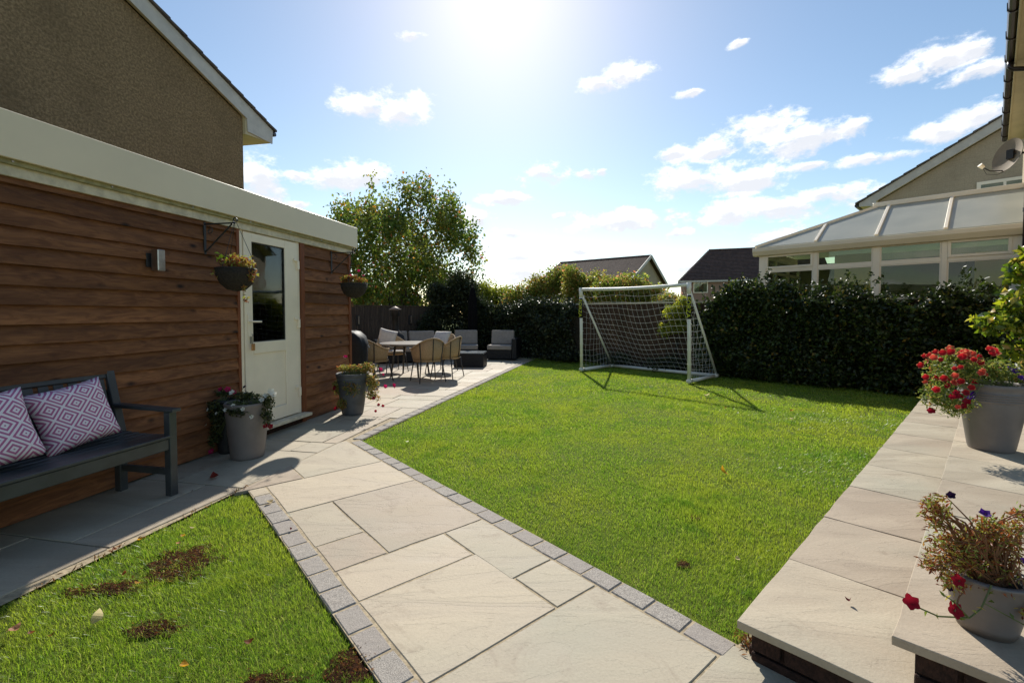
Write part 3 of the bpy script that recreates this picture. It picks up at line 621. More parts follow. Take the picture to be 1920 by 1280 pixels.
def wall_pt(s, t, z): x, y = W_g(s, t); return (x, y, z)
wl = thing('wall_light', 'small brushed steel up and down light on the timber cladding', 'wall light', wall_pt(-1.87, .02, 1.72), frame(GB))
MB().box(-.055, .055, -.012, .0, -.055, .055).build('back_plate', M['iron'], wl, .002)
MB().box(-.032, .032, -.095, -.022, -.085, .085).build('housing', M['steel'], wl, .006)
MB().box(-.02, .02, -.022, -.012, -.03, .03).build('bracket', M['iron'], wl)

def bracket(s, ztop, lab):
    b = thing('hanging_bracket', lab, 'bracket', wall_pt(s, .02, ztop), frame(GB), 'scrolled iron basket brackets on the garage')
    MB().box(-.012, .012, -.012, 0, -.27, .02).build('back_bar', M['iron'], b, .002)
    MB().tube([(0, -.01, 0), (0, -.33, .0)], .007, 6).build('top_bar', M['iron'], b)
    MB().tube([(0, -.01, -.25), (0, -.30, -.005)], .007, 6).build('brace', M['iron'], b)
    MB().tube([(0, -.33 + .02 * math.sin(a), .022 - .022 * math.cos(a)) for a in np.linspace(0, 5.2, 12)], .006, 6).build('hook', M['iron'], b)
    MB().tube([(0, -.06 - .035 * math.sin(a) * (1 - a / 9), -.06 + .035 * math.cos(a) * (1 - a / 9)) for a in np.linspace(0, 7.5, 16)], .004, 5).build('scroll', M['iron'], b)
    return b
bracket(-1.38, 2.10, 'black iron bracket holding the basket left of the white door')
bracket(.56, 2.09, 'black iron bracket holding the basket at the garage corner')

# ------------------------------------------------------------------ houses
def house_left():
    h = thing('stone_house', 'tall brown rendered house gable rising behind the garage', 'house', (-5.8, 9.9, 0), frame(GB))
    sl = .36; ze = 5.49; rx = -4.6
    za = lambda x: ze + sl * (.1 - x)
    MB().prismy([(.1, 0), (.1, za(.1) - .01), (rx, za(rx) - .01), (-9.3, ze - .02), (-9.3, 0)], 0, 8.0).build('wall', M['wall_dark'], h)
    ob = .09
    MB().prismy([(.91, za(.91) + .31), (rx, za(rx) + .31), (rx, za(rx)), (.13, za(.13) - .01), (.15, 5.20), (.89, 5.20)], -ob, -ob + .025).build('bargeboard', M['verge'], h, .004)
    MB().prismy([(.1, za(.1) + .02), (.1, za(.1) + .12), (rx, za(rx) + .12), (rx, za(rx) + .02)], -ob + .026, -.002).build('verge_soffit', M['soffit'], h)
    MB().prismy([(.103, 5.14), (.87, 5.21), (.88, za(.88) + .25), (.103, za(.103) + .25)], -ob + .026, 8.0).build('eaves_box', M['soffit'], h)
    n = 17; L = (.80 - rx) / n / math.cos(math.atan(sl))
    for side in (1,):
        for i in range(n):
            x = .98 - (.98 - rx) * i / n; x2 = x - (.98 - rx) / n * 1.12; zz = za(x) + .315
            poly = [(x, zz + .01), (x, zz + .055), (x2, za(x2) + .345), (x2, za(x2) + .312)]
            MB().prismy(poly, -ob - .05, .30).build('roof_tile', M['tile_grey'], h)
            MB().prismy(poly, .301, 8.3).build('tile_course', M['tile_grey'], h)
    MB().prismy([(rx, za(rx) + .31), (rx, za(rx) + .35), (-9.9, za(rx) + .35 - sl * (rx + 9.9)), (-9.9, za(rx) + .31 - sl * (rx + 9.9))], -ob, 8.3).build('roof', M['tile_grey'], h)
    MB().tube([(.97, -ob, 5.45), (.97, 8.2, 5.45)], .05, 10).build('gutter', M['gutter'], h)
house_left()

def our_house():
    h = thing('house_beside_terrace', 'buff house wall with dark gutter, cream soffit and downpipe over the terrace', 'house', (HS[0], HS[1], 0), frame(HB))
    e = 5.2
    MB().box(5.0, 13.6, -9.0, -1.02, 0, e).build('wall', M['wall_buff'], h)
    for i in range(8):
        MB().box(4.9 + i * 1.1, 5.995 + i * 1.1, -1.02, -.80, e - .012, e).build('soffit_board', M['soffit'], h, .002)
    MB().box(4.9, 13.7, -.799, -.775, e - .03, e + .16).build('fascia', M['soffit'], h, .002)
    prof = [(-.775 + .0, e + .14), (-.775, e + .06), (-.765, e + .035), (-.745, e + .02), (-.715, e + .02), (-.69, e + .035), (-.68, e + .06), (-.675, e + .14), (-.68, e + .14), (-.686, e + .07), (-.715, e + .03), (-.745, e + .03), (-.768, e + .07), (-.770, e + .14)]
    MB().prismx(prof, 4.8, 13.75).build('gutter', M['gutter'], h)
    GBk = MB().prismx([(-.79, e + .15), (-.79, e + .02), (-.745, e + .008), (-.70, e + .01), (-.668, e + .05), (-.666, e + .15), (-.68, e + .15), (-.70, e + .03), (-.76, e + .03)], -.015, .015).mesh('gutter_bracket', M['gutter'])
    for i in range(10): put('gutter_bracket', GBk, h, (5.4 + i * .88, 0, 0))
    MB().tube([(8.9, -.73, e + .04), (8.9, -.73, e - .06), (8.9, -.76, e - .10), (8.9, -.94, e - .16), (8.9, -.965, e - .24), (8.9, -.965, .28)], .036, 10).build('downpipe', M['gutter'], h, smooth=True)
    CL = MB().lathe([(.036, -.03), (.046, -.03), (.046, .03), (.036, .03)], seg=10).box(-.05, .05, -.055, -.035, -.02, .02).mesh('pipe_clip', M['gutter'])
    for z in (1.3, 2.9, 4.3): put('pipe_clip', CL, h, (8.9, -.965, z))
    m = MB(); sl = .6
    for i in range(12):
        y0 = -.72 - i * .36; y1 = -.72 - (i + 1) * .36
        m = MB(); m.prismx([(y0 + .03, e + .17 + i * .36 * sl), (y0 + .03, e + .20 + i * .36 * sl), (y1, e + .17 + (i + 1) * .36 * sl + .005), (y1, e + .15 + (i + 1) * .36 * sl)], 4.8, 13.8); m.build('tile_course', M['tile'], h)
our_house()

def dish():
    p = W_h(12.0, .76); d = thing('satellite_dish', 'bronze-grey satellite dish on an arm near the dark gutter', 'satellite dish', (p[0], p[1], 4.50), R(28))
    # local: dish looks along -x (away to the left), seen from behind
    m = MB(); rings = 7; seg = 28
    for k, off in ((0, 0), (1, .008)):
        base = len(m.v)
        for i in range(rings + 1):
            r = i / rings
            for j in range(seg):
                a = 2 * math.pi * j / seg; m.v.append((.07 - .07 * r * r * 1 + off * 1, .29 * r * math.cos(a), .34 * r * math.sin(a)))
        for i in range(rings):
            for j in range(seg): m.f.append((base + i * seg + j, base + i * seg + (j + 1) % seg, base + (i + 1) * seg + (j + 1) % seg, base + (i + 1) * seg + j))
    o = m.build('reflector', M['dish'], d, smooth=True); o.rotation_euler = (0, R(14), R(-30))
    MB().tube([(.0, .0, 0), (.02, -.30, -.02)], .022, 8).box(-.05, .05, -.10, .0, -.09, .09).build('mount', M['iron'], d)
    MB().tube([(0, .02, -.30), (-.20, .18, -.30), (-.34, .26, -.22)], .011, 6).build('feed_arm', M['iron'], d)
    MB().tube([(-.32, .25, -.23), (-.37, .29, -.17)], [.035, .045], 10).build('receiver', M['white'], d)
    MB().tube([(-.33, .25, -.25), (-.25, .22, -.36), (-.1, .1, -.38), (0, 0, -.3)], .005, 5).build('cable', M['iron'], d)
dish()

def neighbour():
    h = thing('neighbour_gable_house', 'buff block house gable with white bargeboard behind the conservatory', 'house', (HS[0], HS[1], 0), frame(HB))
    X = 18.0; sl = .577; yl = 2.13; ze = 5.22; ry = -2.6     # local y = -N
    z = lambda y: ze + sl * (yl - y)
    MB().prismx([(yl, 0), (yl, ze - .16), (ry, z(ry) - .16), (-7.3, ze - .16), (-7.3, 0)], X, X + 9).build('wall', M['wall_buff'], h)
    MB().prismx([(yl + .52, z(yl + .52) + .06), (ry, z(ry) + .06), (ry, z(ry) + .30), (yl + .52, z(yl + .52) + .24)][::1] and [(yl + .50, z(yl + .5) + .02), (yl + .50, z(yl + .5) + .14), (ry, z(ry) + .16), (ry, z(ry) - .16), (yl + .04, z(yl) - .16), (yl + .02, z(yl) - .36), (yl + .20, z(yl) - .30)], X - .16, X - .13).build('bargeboard', M['verge'], h, .004)
    MB().prismx([(yl + .49, z(yl + .5) + .03), (ry, z(ry) + .1), (ry, z(ry) - .13), (yl + .0, z(yl) - .13), (yl + .0, z(yl) - .34), (yl + .19, z(yl) - .28)], X - .129, X + 9).build('soffit', M['soffit'], h)
    n = 17
    for i in range(n):
        y = yl + .60 - (yl + .60 - ry) * i / n; y2 = y - (yl + .60 - ry) / n * 1.1
        poly = [(y, z(y) + .16), (y, z(y) + .22), (y2, z(y2) + .19), (y2, z(y2) + .15)]
        MB().prismx(poly, X - .22, X + .14).build('roof_tile', M['tile_grey'], h)
        MB().prismx(poly, X + .141, X + 9).build('tile_course', M['tile_grey'], h)
    MB().prismx([(ry, z(ry) + .15), (ry, z(ry) + .22), (-8, ze + .1), (-8, ze)], X - .2, X + 9).build('roof', M['tile_grey'], h)
    MB().tube([(X - .1, yl + .58, z(yl + .58) + .12), (X + 9, yl + .58, z(yl + .58) + .12)], .06, 8).build('gutter', M['gutter'], h)
    w = MB().box(X - .05, X - .002, -1.36, -1.28, 3.7, 5.22).box(X - .05, X - .002, -.30, -.21, 3.7, 5.22).box(X - .05, X - .002, -1.28, -.30, 5.13, 5.22).box(X - .05, X - .002, -.82, -.76, 3.7, 5.13).build('window', M['white'], h)
    MB().box(X - .03, X - .02, -1.28, -.30, 3.7, 5.13).build('pane', M['glass'], w)
    MB().box(X - .018, X - .010, -1.28, -.30, 3.7, 5.13).build('curtain', M['curtain'], w)
neighbour()

def conservatory():
    h = thing('conservatory', 'white conservatory with milky roof panels and glass sides beyond the hedge', 'conservatory', (HS[0], HS[1], 0), frame(HB))
    X = 9.8; XB = 12.8; YL, YR = 3.14, -.99; zt = 2.62
    MB().box(X - .05, XB, YR, YL, -.05, .55).box(X + .02, X + .18, YR, YL, .551, .85).build('base_wall', M['wall_buff'], h)
    MB().box(X + .2, XB - .1, YR + .02, YL - .1, .551, .58).build('floor', M['floor_in'], h)
    def post(x0, x1, y0, y1, z0=.86, z1=zt): return MB().box(x0, x1, y0, y1, z0, z1).build('post', M['white'], h, .006)
    for y, w in ((3.08, .14), (2.03, .085), (.99, .12), (0.0, .085), (-.90, .13)): post(X, X + .07, y - w / 2, y + w / 2)
    for x in (10.8, 11.8, 12.75): post(x - .05, x + .05, YL - .07, YL)
    MB().box(X - .02, X + .09, YR, YL, .851, .90).build('sill', M['white'], h, .004)
    ys = [3.01, 2.03, .99, 0.0, -.84]; wd = [.07, .0425, .06, .0425, .0]
    for i in range(4):
        a = ys[i + 1] + (wd[i + 1]); b = ys[i] - (wd[i] if i else 0)
        MB().box(X + .008, X + .062, a, b, 2.245, 2.315).build('transom', M['white'], h, .004)
        for (z0, z1, op) in ((.90, 2.245, 0), (2.315, zt, i in (0, 3))):
            fr = .045 if op else .02; xo = X - .012 if op else X + .012
            f = MB().box(xo, X + .055, a, a + fr, z0, z1).box(xo, X + .055, b - fr, b, z0, z1).box(xo, X + .055, a + fr, b - fr, z0, z0 + fr).box(xo, X + .055, a + fr, b - fr, z1 - fr, z1).build('window', M['white'], h, .003)
            MB().box(X + .03, X + .036, a + fr, b - fr, z0 + fr, z1 - fr).build('pane', M['glass'], f)
    # west side glass
    for x0, x1 in ((9.88, 10.75), (10.85, 11.75), (11.85, 12.70)):
        f = MB().box(x0, x1, YL - .06, YL - .01, .87, .92).box(x0, x1, YL - .06, YL - .01, zt - .06, zt).box(x0, x1, YL - .06, YL - .01, 2.24, 2.31).build('window', M['white'], h)
        MB().box(x0, x1, YL - .04, YL - .034, .92, zt - .06).build('pane', M['glass'], f)
    # far wall: blinds, part of a cream wall, dim green glass
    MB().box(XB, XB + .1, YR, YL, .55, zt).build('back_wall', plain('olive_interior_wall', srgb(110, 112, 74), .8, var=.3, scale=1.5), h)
    MB().box(10.3, 10.32, 1.12, 1.78, 1.1, 2.56).build('blind', M['blind'], h, label='cream blind seen through the second window')
    MB().box(12.2, 12.23, -.99, -.35, 1.6, 2.60).build('blind', M['blind'], h)
    # eaves beam with gutter
    prof = [(X - .10, 2.66), (X - .08, 2.62), (X + .08, 2.621), (X + .08, 2.74), (X - .12, 2.80), (X - .13, 2.72)]
    MB().prismy([(x, z) for x, z in prof], YR, YL + .12).box(X - .1, XB, YL, YL + .12, 2.64, 2.78).build('eaves_beam', M['cream'], h, .006)
    xe, ze, xr, zr, yh = X - .06, 2.80, 11.30, 3.66, 1.18
    def at(x, y): return (x, y, ze + (zr - ze) * (x - xe) / (xr - xe))
    hipx = lambda y: xe + (xr - xe) * (YL + .08 - y) / (YL + .08 - yh)
    # roof panels of the near slope, cut by the hip
    edges = [YL + .08, 2.02, .99, -.01, -.99]
    for i in range(4):
        y0, y1 = edges[i], edges[i + 1]
        pts = []
        if i == 0: pts = [at(xe, y0), at(xe, y1), at(hipx(y1), y1)]
        elif i == 1: pts = [at(xe, y0), at(xe, y1), at(xr, y1), at(xr, yh), at(hipx(y0), y0)]
        else: pts = [at(xe, y0), at(xe, y1), at(xr, y1), at(xr, y0)]
        m = MB(); n = len(pts); m.add(pts + [(x, y, z + .025) for x, y, z in pts], [tuple(range(n))[::-1], tuple(range(n, 2 * n))] + [(k, (k + 1) % n, n + (k + 1) % n, n + k) for k in range(n)])
        m.build('roof_panel', M['poly'], h)
    up = lambda p, d=.035: (p[0], p[1], p[2] + d)
    for y in (2.02, .99, -.01): MB().bar(up(at(xe, y)), up(at(min(hipx(y), xr), y)), .055, .05).build('glazing_bar', M['white'], h, .006)
    MB().bar((xr, yh + .1, zr + .05), (xr, YR, zr + .05), .13, .10).build('ridge', M['white'], h, .01)
    MB().bar(up(at(xe, YL + .08)), (xr, yh, zr + .035), .08, .06).build('hip_bar', M['white'], h, .006)
    # end slope and far slope
    hx = [at(xe, YL + .08), (xr, yh, zr), (XB + .2, YL + .08, ze)]
    MB().add(hx + [(a, b, c + .02) for a, b, c in hx], [(0, 1, 2), (5, 4, 3), (0, 3, 4, 1), (1, 4, 5, 2), (2, 5, 3, 0)]).build('roof_panel', M['poly'], h)
    fs = [(xr, yh, zr), (xr, YR, zr), (XB + .2, YR, ze), (XB + .2, YL + .08, ze)]
    MB().add(fs + [(a, b, c + .02) for a, b, c in fs], [(0, 1, 2, 3), (7, 6, 5, 4), (0, 4, 5, 1), (1, 5, 6, 2), (2, 6, 7, 3), (3, 7, 4, 0)]).build('roof_panel', M['poly'], h)
conservatory()

def tile_rows(h, p0, p1, r0, r1, n, mat, name='tile_course', parent=None):
    """courses of tiles from the eaves edge p0-p1 up to the ridge edge r0-r1, each lapping the one below"""
    p0, p1, r0, r1 = map(Vector, (p0, p1, r0, r1)); nn = (p1 - p0).cross(r0 - p0).normalized()
    if nn.z < 0: nn = -nn
    m = MB()
    for i in range(n):
        a, b = i / n, (i + 1) / n
        q = [p0.lerp(r0, a), p1.lerp(r1, a), p1.lerp(r1, b), p0.lerp(r0, b)]
        t = [q[0] + nn * .07, q[1] + nn * .07, q[2] + nn * .02, q[3] + nn * .02]
        m.add(q + t, [(4, 5, 6, 7), (0, 1, 5, 4), (1, 2, 6, 5), (3, 0, 4, 7), (2, 3, 7, 6), (0, 3, 2, 1)])
    o = m.build(name, mat, parent); o['kind'] = 'stuff'; return o
def far_house(name, label, origin, bearing, L, Wd, ze, zr, wallm, roofm, hip=0.0, wins=()):
    """long house: local x along its ridge, y across; near side is y = 0"""
    h = thing(name, label, 'house', (origin[0], origin[1], 0), frame(bearing))
    if hip: MB().box(0, L, 0, Wd, 0, ze).build('wall', wallm, h)
    else: MB().prismx([(0, 0), (0, ze), (Wd / 2, zr - .12), (Wd, ze), (Wd, 0)], 0, L).build('wall', wallm, h)
    o = .35; sl = (zr - ze) / (Wd / 2); zo = ze - o * sl * .5
    tile_rows(h, (-o, -o, zo), (L + o, -o, zo), (hip - (0 if hip else o), Wd / 2, zr), (L + o, Wd / 2, zr), 22, roofm, parent=h)
    tile_rows(h, (-o, Wd + o, zo), (L + o, Wd + o, zo), (hip - (0 if hip else o), Wd / 2, zr), (L + o, Wd / 2, zr), 22, roofm, parent=h)
    if hip: tile_rows(h, (-o, -o, zo), (-o, Wd + o, zo), (hip, Wd / 2, zr), (hip, Wd / 2 + .01, zr), 22, roofm, parent=h)
    else:
        for xx in (-o - .04, L + o):
            m = MB(); 
            for s_ in (0, 1):
                a = (xx, -o - .05 if not s_ else Wd + o + .05, zo - .05); b = (xx, Wd / 2, zr - .02)
                m.bar(a, b, .05, .26, up=(0, 0, 1))
            m.build('bargeboard', M['verge'], h)
    MB().box(-o, L + o, -o - .03, -o + .02, zo - .2, zo - .02).build('eaves_fascia', M['verge'], h)
    MB().bar((hip - (0 if hip else o), Wd / 2, zr + .04), (L + o, Wd / 2, zr + .04), .25, .12).build('ridge_tiles', roofm, h)
    for (x, z, w, hh) in wins:
        f = MB().box(x, x + w, -.06, -.0, z, z + .09).box(x, x + w, -.06, 0, z + hh - .09, z + hh).box(x, x + .09, -.06, 0, z + .09, z + hh - .09).box(x + w - .09, x + w, -.06, 0, z + .09, z + hh - .09).box(x + .09, x + w - .09, -.06, 0, z + hh * .72, z + hh * .72 + .07).build('window', M['white'], h)
        MB().box(x + .09, x + w - .09, -.03, -.02, z + .09, z + hh - .09).build('pane', M['glass'], f)
        MB().box(x + .09, x + w * .38, -.018, -.01, z + .09, z + hh * .7).box(x + w * .7, x + w - .09, -.018, -.01, z + .09, z + hh * .7).build('curtain', M['curtain'], f)
    return h
# ridge of the first runs away to the left; its gable looks towards the goal
far_house('bungalow', 'brown-roofed bungalow whose gable shows above the shrubs behind the goal', (14.94, 45.76), -52.3, 9.0, 8.0, 4.25, 6.55, M['wall_buff'], M['tile'])
far_house('hipped_house', 'pinkish house with hipped brown roof and white window left of the conservatory', (19.2, 52.0), 109.2, 14, 8.0, 5.1, 8.75, M['wall_pink'], M['tile'], hip=3.0, wins=((1.2, 3.55, 1.5, 1.45), (6.6, 3.6, 2.2, 1.4)))
def outbuilding():
    h = thing('outbuilding', 'low red brick outbuilding with pale metal roof over the back fence', 'outbuilding', (-8.6, 22.5, 0), R(-12))
    MB().box(0, 1.35, 0, 3, 0, 2.55).build('wall', M['redbrick'], h)
    MB().box(1.36, 3.2, .3, 3, 0, 2.3).build('roof', M['grey_roof'], h, .01)
    MB().box(-.1, 1.45, -.1, 3.1, 2.551, 2.62).build('parapet', M['cream_trim'], h)
outbuilding()

# ------------------------------------------------------------------ fences
def back_fence():
    p, q = Vector((-5.9, 12.6)), Vector((-2.5, 16.0)); d = q - p; L = d.length; b = math.degrees(math.atan2(d.x, d.y))
    h = thing('slatted_fence', 'grey slatted timber fence behind the dining table', 'fence', (p.x, p.y, 0), frame(b))
    S = [MB().box(0, .038, -.012, .0, -.75, .75).mesh('slat', M['fence']) for _ in range(1)]
    n = int(L / .052)
    for i in range(n): put('slat', S[0], h, (i * L / n, random.uniform(-.002, .002), .76 + random.uniform(-.003, .003)))
    MB().box(0, L, .001, .03, .0, 1.5).build('backing', M['iron'], h)
    MB().box(0, L, -.035, .04, 1.512, 1.545).build('top_rail', M['fence'], h, .003)
    for i in range(4): MB().box(i * L / 3 - .04, i * L / 3 + .04, .031, .11, 0, 1.5).build('post', M['fence'], h)
    for x in (L * .36, L * .74):
        w = tag(link('fence_light', None, None), 'slim black wall light on the slatted fence, ' + ('nearer the garage' if x < L / 2 else 'nearer the tall dark shrub'), 'wall light', 'slim lights on the slatted fence')
        c = loc2w((p.x, p.y), b, x, -.02); w.location = (c[0], c[1], 1.08); w.rotation_euler = (0, 0, frame(b))
        MB().box(-.045, .045, -.02, .005, -.16, .16).build('back_plate', M['iron'], w, .003)
        MB().box(.02, .05, -.07, -.021, -.11, .13).build('tube', M['steel'], w, .004)
back_fence()
def side_fence():
    h = thing('board_fence', 'brown vertical board fence with pale top rail behind the goal', 'fence', (*W_h(8.15, -11.9), 0), frame(HB + 90))
    L = 12.9; S = MB().add([(0, -.004, -.76), (.128, -.016, -.76), (.128, .0, -.76), (0, .0, -.76), (0, -.004, .76), (.128, -.016, .76), (.128, .0, .76), (0, .0, .76)],
                           [(0, 3, 2, 1), (4, 5, 6, 7), (0, 1, 5, 4), (1, 2, 6, 5), (2, 3, 7, 6), (3, 0, 4, 7)]).mesh('board', M['fence_brown'])
    for i in range(int(L / .118)): put('board', S, h, (i * .118, random.uniform(-.003, .003), .76 + random.uniform(-.004, .004)), (0, 0, random.uniform(-.01, .01)))
    MB().box(0, L, -.03, .05, 1.525, 1.56).build('top_rail', plain('sun_bleached_rail', srgb(196, 186, 164), .7, var=.2), h, .003)  # sunlight on the rail is put into its pale colour
    for i in range(6): MB().box(i * L / 5 - .045, i * L / 5 + .045, .01, .10, 0, 1.52).build('post', M['fence_brown'], h)
side_fence()

# ------------------------------------------------------------------ trees, shrubs, hedges
def limb(m, p, d, L, r, depth, tips, spread=.55, seg=6):
    pts = [Vector(p)]; rs = [r]; dd = Vector(d).normalized()
    for i in range(4):
        dd = (dd + Vector((random.gauss(0, .12), random.gauss(0, .12), .06))).normalized(); pts.append(pts[-1] + dd * L / 4); rs.append(r * (1 - .12 * (i + 1)))
    m.tube(pts, rs, seg, cap=False)
    if depth == 0 or r < .008: tips.append(pts[-1]); return
    tips.append(pts[-1])
    for k in range(random.choice((2, 3))):
        nd = (dd + Vector((random.gauss(0, spread), random.gauss(0, spread), random.gauss(.1, spread * .6)))).normalized()
        limb(m, pts[random.choice((2, 3, 4))], nd, L * random.uniform(.62, .82), rs[-1] * .72, depth - 1, tips, spread, max(4, seg - 1))
def big_tree():
    h = thing('autumn_tree', 'rounded autumn-tinged garden tree behind the back fence', 'tree', (-4.8, 20, 0))
    m = MB(); tips = []
    for dx in (-.35, -.12, .15, .4, .02):
        limb(m, (dx * .5, 0, 0), (dx * 1.1, random.uniform(-.4, .4), 1.0), 2.3, .10, 5, tips, .42)
    m.build('trunk', M['bark'], h, smooth=True)
    # crown: many leaf clusters hung round the limb ends and over an uneven dome
    C = []
    for t in tips:
        if t.z > 1.4: C.append(t)
    P = []
    sel = rng.choice(len(C), min(len(C), 700), replace=False)
    def inside(p):
        x, y, z = p; 
        return ((x - .1) / 3.15) ** 2 + (y / 3.0) ** 2 + ((z - 3.9) / 3.55) ** 2 < 1.0 + .28 * mnoise.noise(Vector((x * .9, y * .9, z * .9)))
    for i in sel:
        c = np.array(C[i])
        if inside(c * np.array([1.06, 1.0, 1.04])): P.append(c + rng.normal(size=(26, 3)) * np.array([.14, .14, .2]))
    cc = blob_points((.1, 0, 3.75), (3.2, 2.9, 3.55), 1900, .5, 5)
    for c in cc:
        if c[2] < .9 or mnoise.noise(Vector(c * .75) + Vector((3, 1, 8))) < -.03 - .12 * (c[2] < 3.2) or (c[2] > 6.3 and abs(c[0]) > 1.2): continue
        s = rng.uniform(.7, 1.25); P.append(c + rng.normal(size=(int(24 * s), 3)) * np.array([.12, .12, .30]) * s)
    P = np.concatenate(P); 
    leaf_obj('crown', P, .165, LF['tree'], h, up=.3, aspect=.6, droop=.25)
big_tree()

def shrub(name, label, cat, loc, blobs, size, mat, stems=6, group=None, aspect=.55, up=.5, droop=.0, core=True, sh=.6, part='foliage'):
    """blobs: (cx, cy, cz, rx, ry, rz, leaves)"""
    h = thing(name, label, cat, (loc[0], loc[1], 0), group=group); P = []
    for i, (cx, cy, cz, rx, ry, rz, n) in enumerate(blobs):
        P.append(blob_points((cx, cy, cz), (rx, ry, rz), n, sh, int(abs(cx * 31 + cz * 17)) + i, .55, max(14, n // 90)))
    P = np.concatenate(P); P = P[P[:, 2] > .03]
    leaf_obj(part, P, size, mat, h, up=up, aspect=aspect, droop=droop)
    m = MB()
    for i in range(stems):
        bx, by, bz, rx, ry, rz, n = random.choice(blobs); a = (random.uniform(-.15, .15), random.uniform(-.12, .12), 0)
        e = (bx + random.uniform(-.6, .6) * rx, by + random.uniform(-.6, .6) * ry, bz + random.uniform(0, .6) * rz)
        m.tube([a, ((a[0] * 1.3 + e[0]) / 2.3, (a[1] * 1.3 + e[1]) / 2.3, e[2] * .5), e], [.022, .014, .005], 5, cap=False)
    m.build('stems', M['twig'], h, smooth=True)
    return h
shrub('dark_evergreen', 'tall dark grey-green evergreen shrub in front of the back fence', 'shrub', (-1.75, 15.0),
      [(.15, 0, 2.05, .75, .6, .85, 5200), (-.45, .1, 1.45, .75, .6, .8, 4600), (.5, 0, 1.2, .8, .55, .9, 4600), (-.9, -.1, .8, .6, .5, .8, 3000), (-.75, 0, 1.95, .4, .4, .45, 1500), (.1, -.2, .6, 1.2, .5, .6, 3500)], .085, LF['dark'], 12, droop=.2)
shrub('spreading_shrub', 'bright yellow-green shrub catching the sun beyond the corner', 'shrub', (-.35, 18.2),
      [(-.7, 0, 1.95, .8, .7, .8, 3800), (.15, 0, 1.75, .9, .7, .75, 3800), (1.7, .5, 1.7, .7, .6, .7, 2600), (1.0, 0, 1.25, .8, .6, .6, 2600), (-.1, -.3, .8, 1.6, .6, .8, 3600), (-1.1, .2, 2.05, .45, .45, .45, 1400)], .10, LF['yellow'], 10)
SB = 'autumn shrubs massed behind the board fence'
shrub('autumn_shrub', 'orange-flecked rose-like shrub left of the goal', 'shrub', (1.1, 15.3), [(-.2, 0, 2.0, .8, .6, .8, 4200), (.5, 0, 2.3, .75, .6, .8, 3800), (-.9, .1, 1.65, .75, .5, .7, 3000), (.1, 0, .9, 1.3, .5, .8, 3000)], .09, LF['mixed'], 14, SB)
shrub('autumn_shrub', 'tallest orange-flecked shrub, its twigs crossing the bungalow roof', 'shrub', (2.3, 13.9), [(-.45, 0, 2.2, .5, .5, .7, 3000), (.3, 0, 1.95, .8, .6, .75, 3800), (.95, 0, 1.95, .65, .5, .65, 3000), (.1, -.1, 1.1, 1.2, .5, .8, 3400)], .085, LF['mixed'], 14, SB)
shrub('autumn_shrub', 'green and orange shrub above the middle of the crossbar', 'shrub', (3.45, 12.4), [(-.2, 0, 1.95, .7, .5, .6, 3400), (.35, 0, 1.7, .55, .5, .55, 2600), (0, 0, 1.2, 1.0, .45, .8, 2800), (-.8, .3, 1.9, .6, .5, .55, 2200)], .08, LF['mixed'], 12, SB)
shrub('autumn_shrub', 'small bushy shrub just behind the far end of the crossbar', 'shrub', (4.0, 11.4), [(-.1, 0, 1.5, .5, .45, .45, 2200), (.3, -.1, 1.25, .4, .4, .4, 1500), (-.2, 0, .9, .6, .4, .7, 1500)], .075, LF['mixed'], 10, SB)
shrub('fluffy_shrub', 'round feathery yellow-green shrub beneath the hipped house window', 'shrub', (5.7, 11.3), [(0, 0, 1.6, .75, .6, .55, 4200), (.3, 0, 1.0, .9, .5, .8, 2600)], .055, LF['yellow'], 10, aspect=.25, droop=-.4)
shrub('overhanging_creeper', 'yellow-green creeper spilling over the fence inside the goal', 'creeper', W_h(7.9, -4.25), [(0, 0, 1.30, .34, .22, .22, 900), (.1, -.05, 1.05, .42, .2, .26, 1000), (-.25, .0, .92, .22, .16, .24, 420), (.2, 0, 1.5, .3, .25, .25, 600)], .06, LF['yellow'], 5)

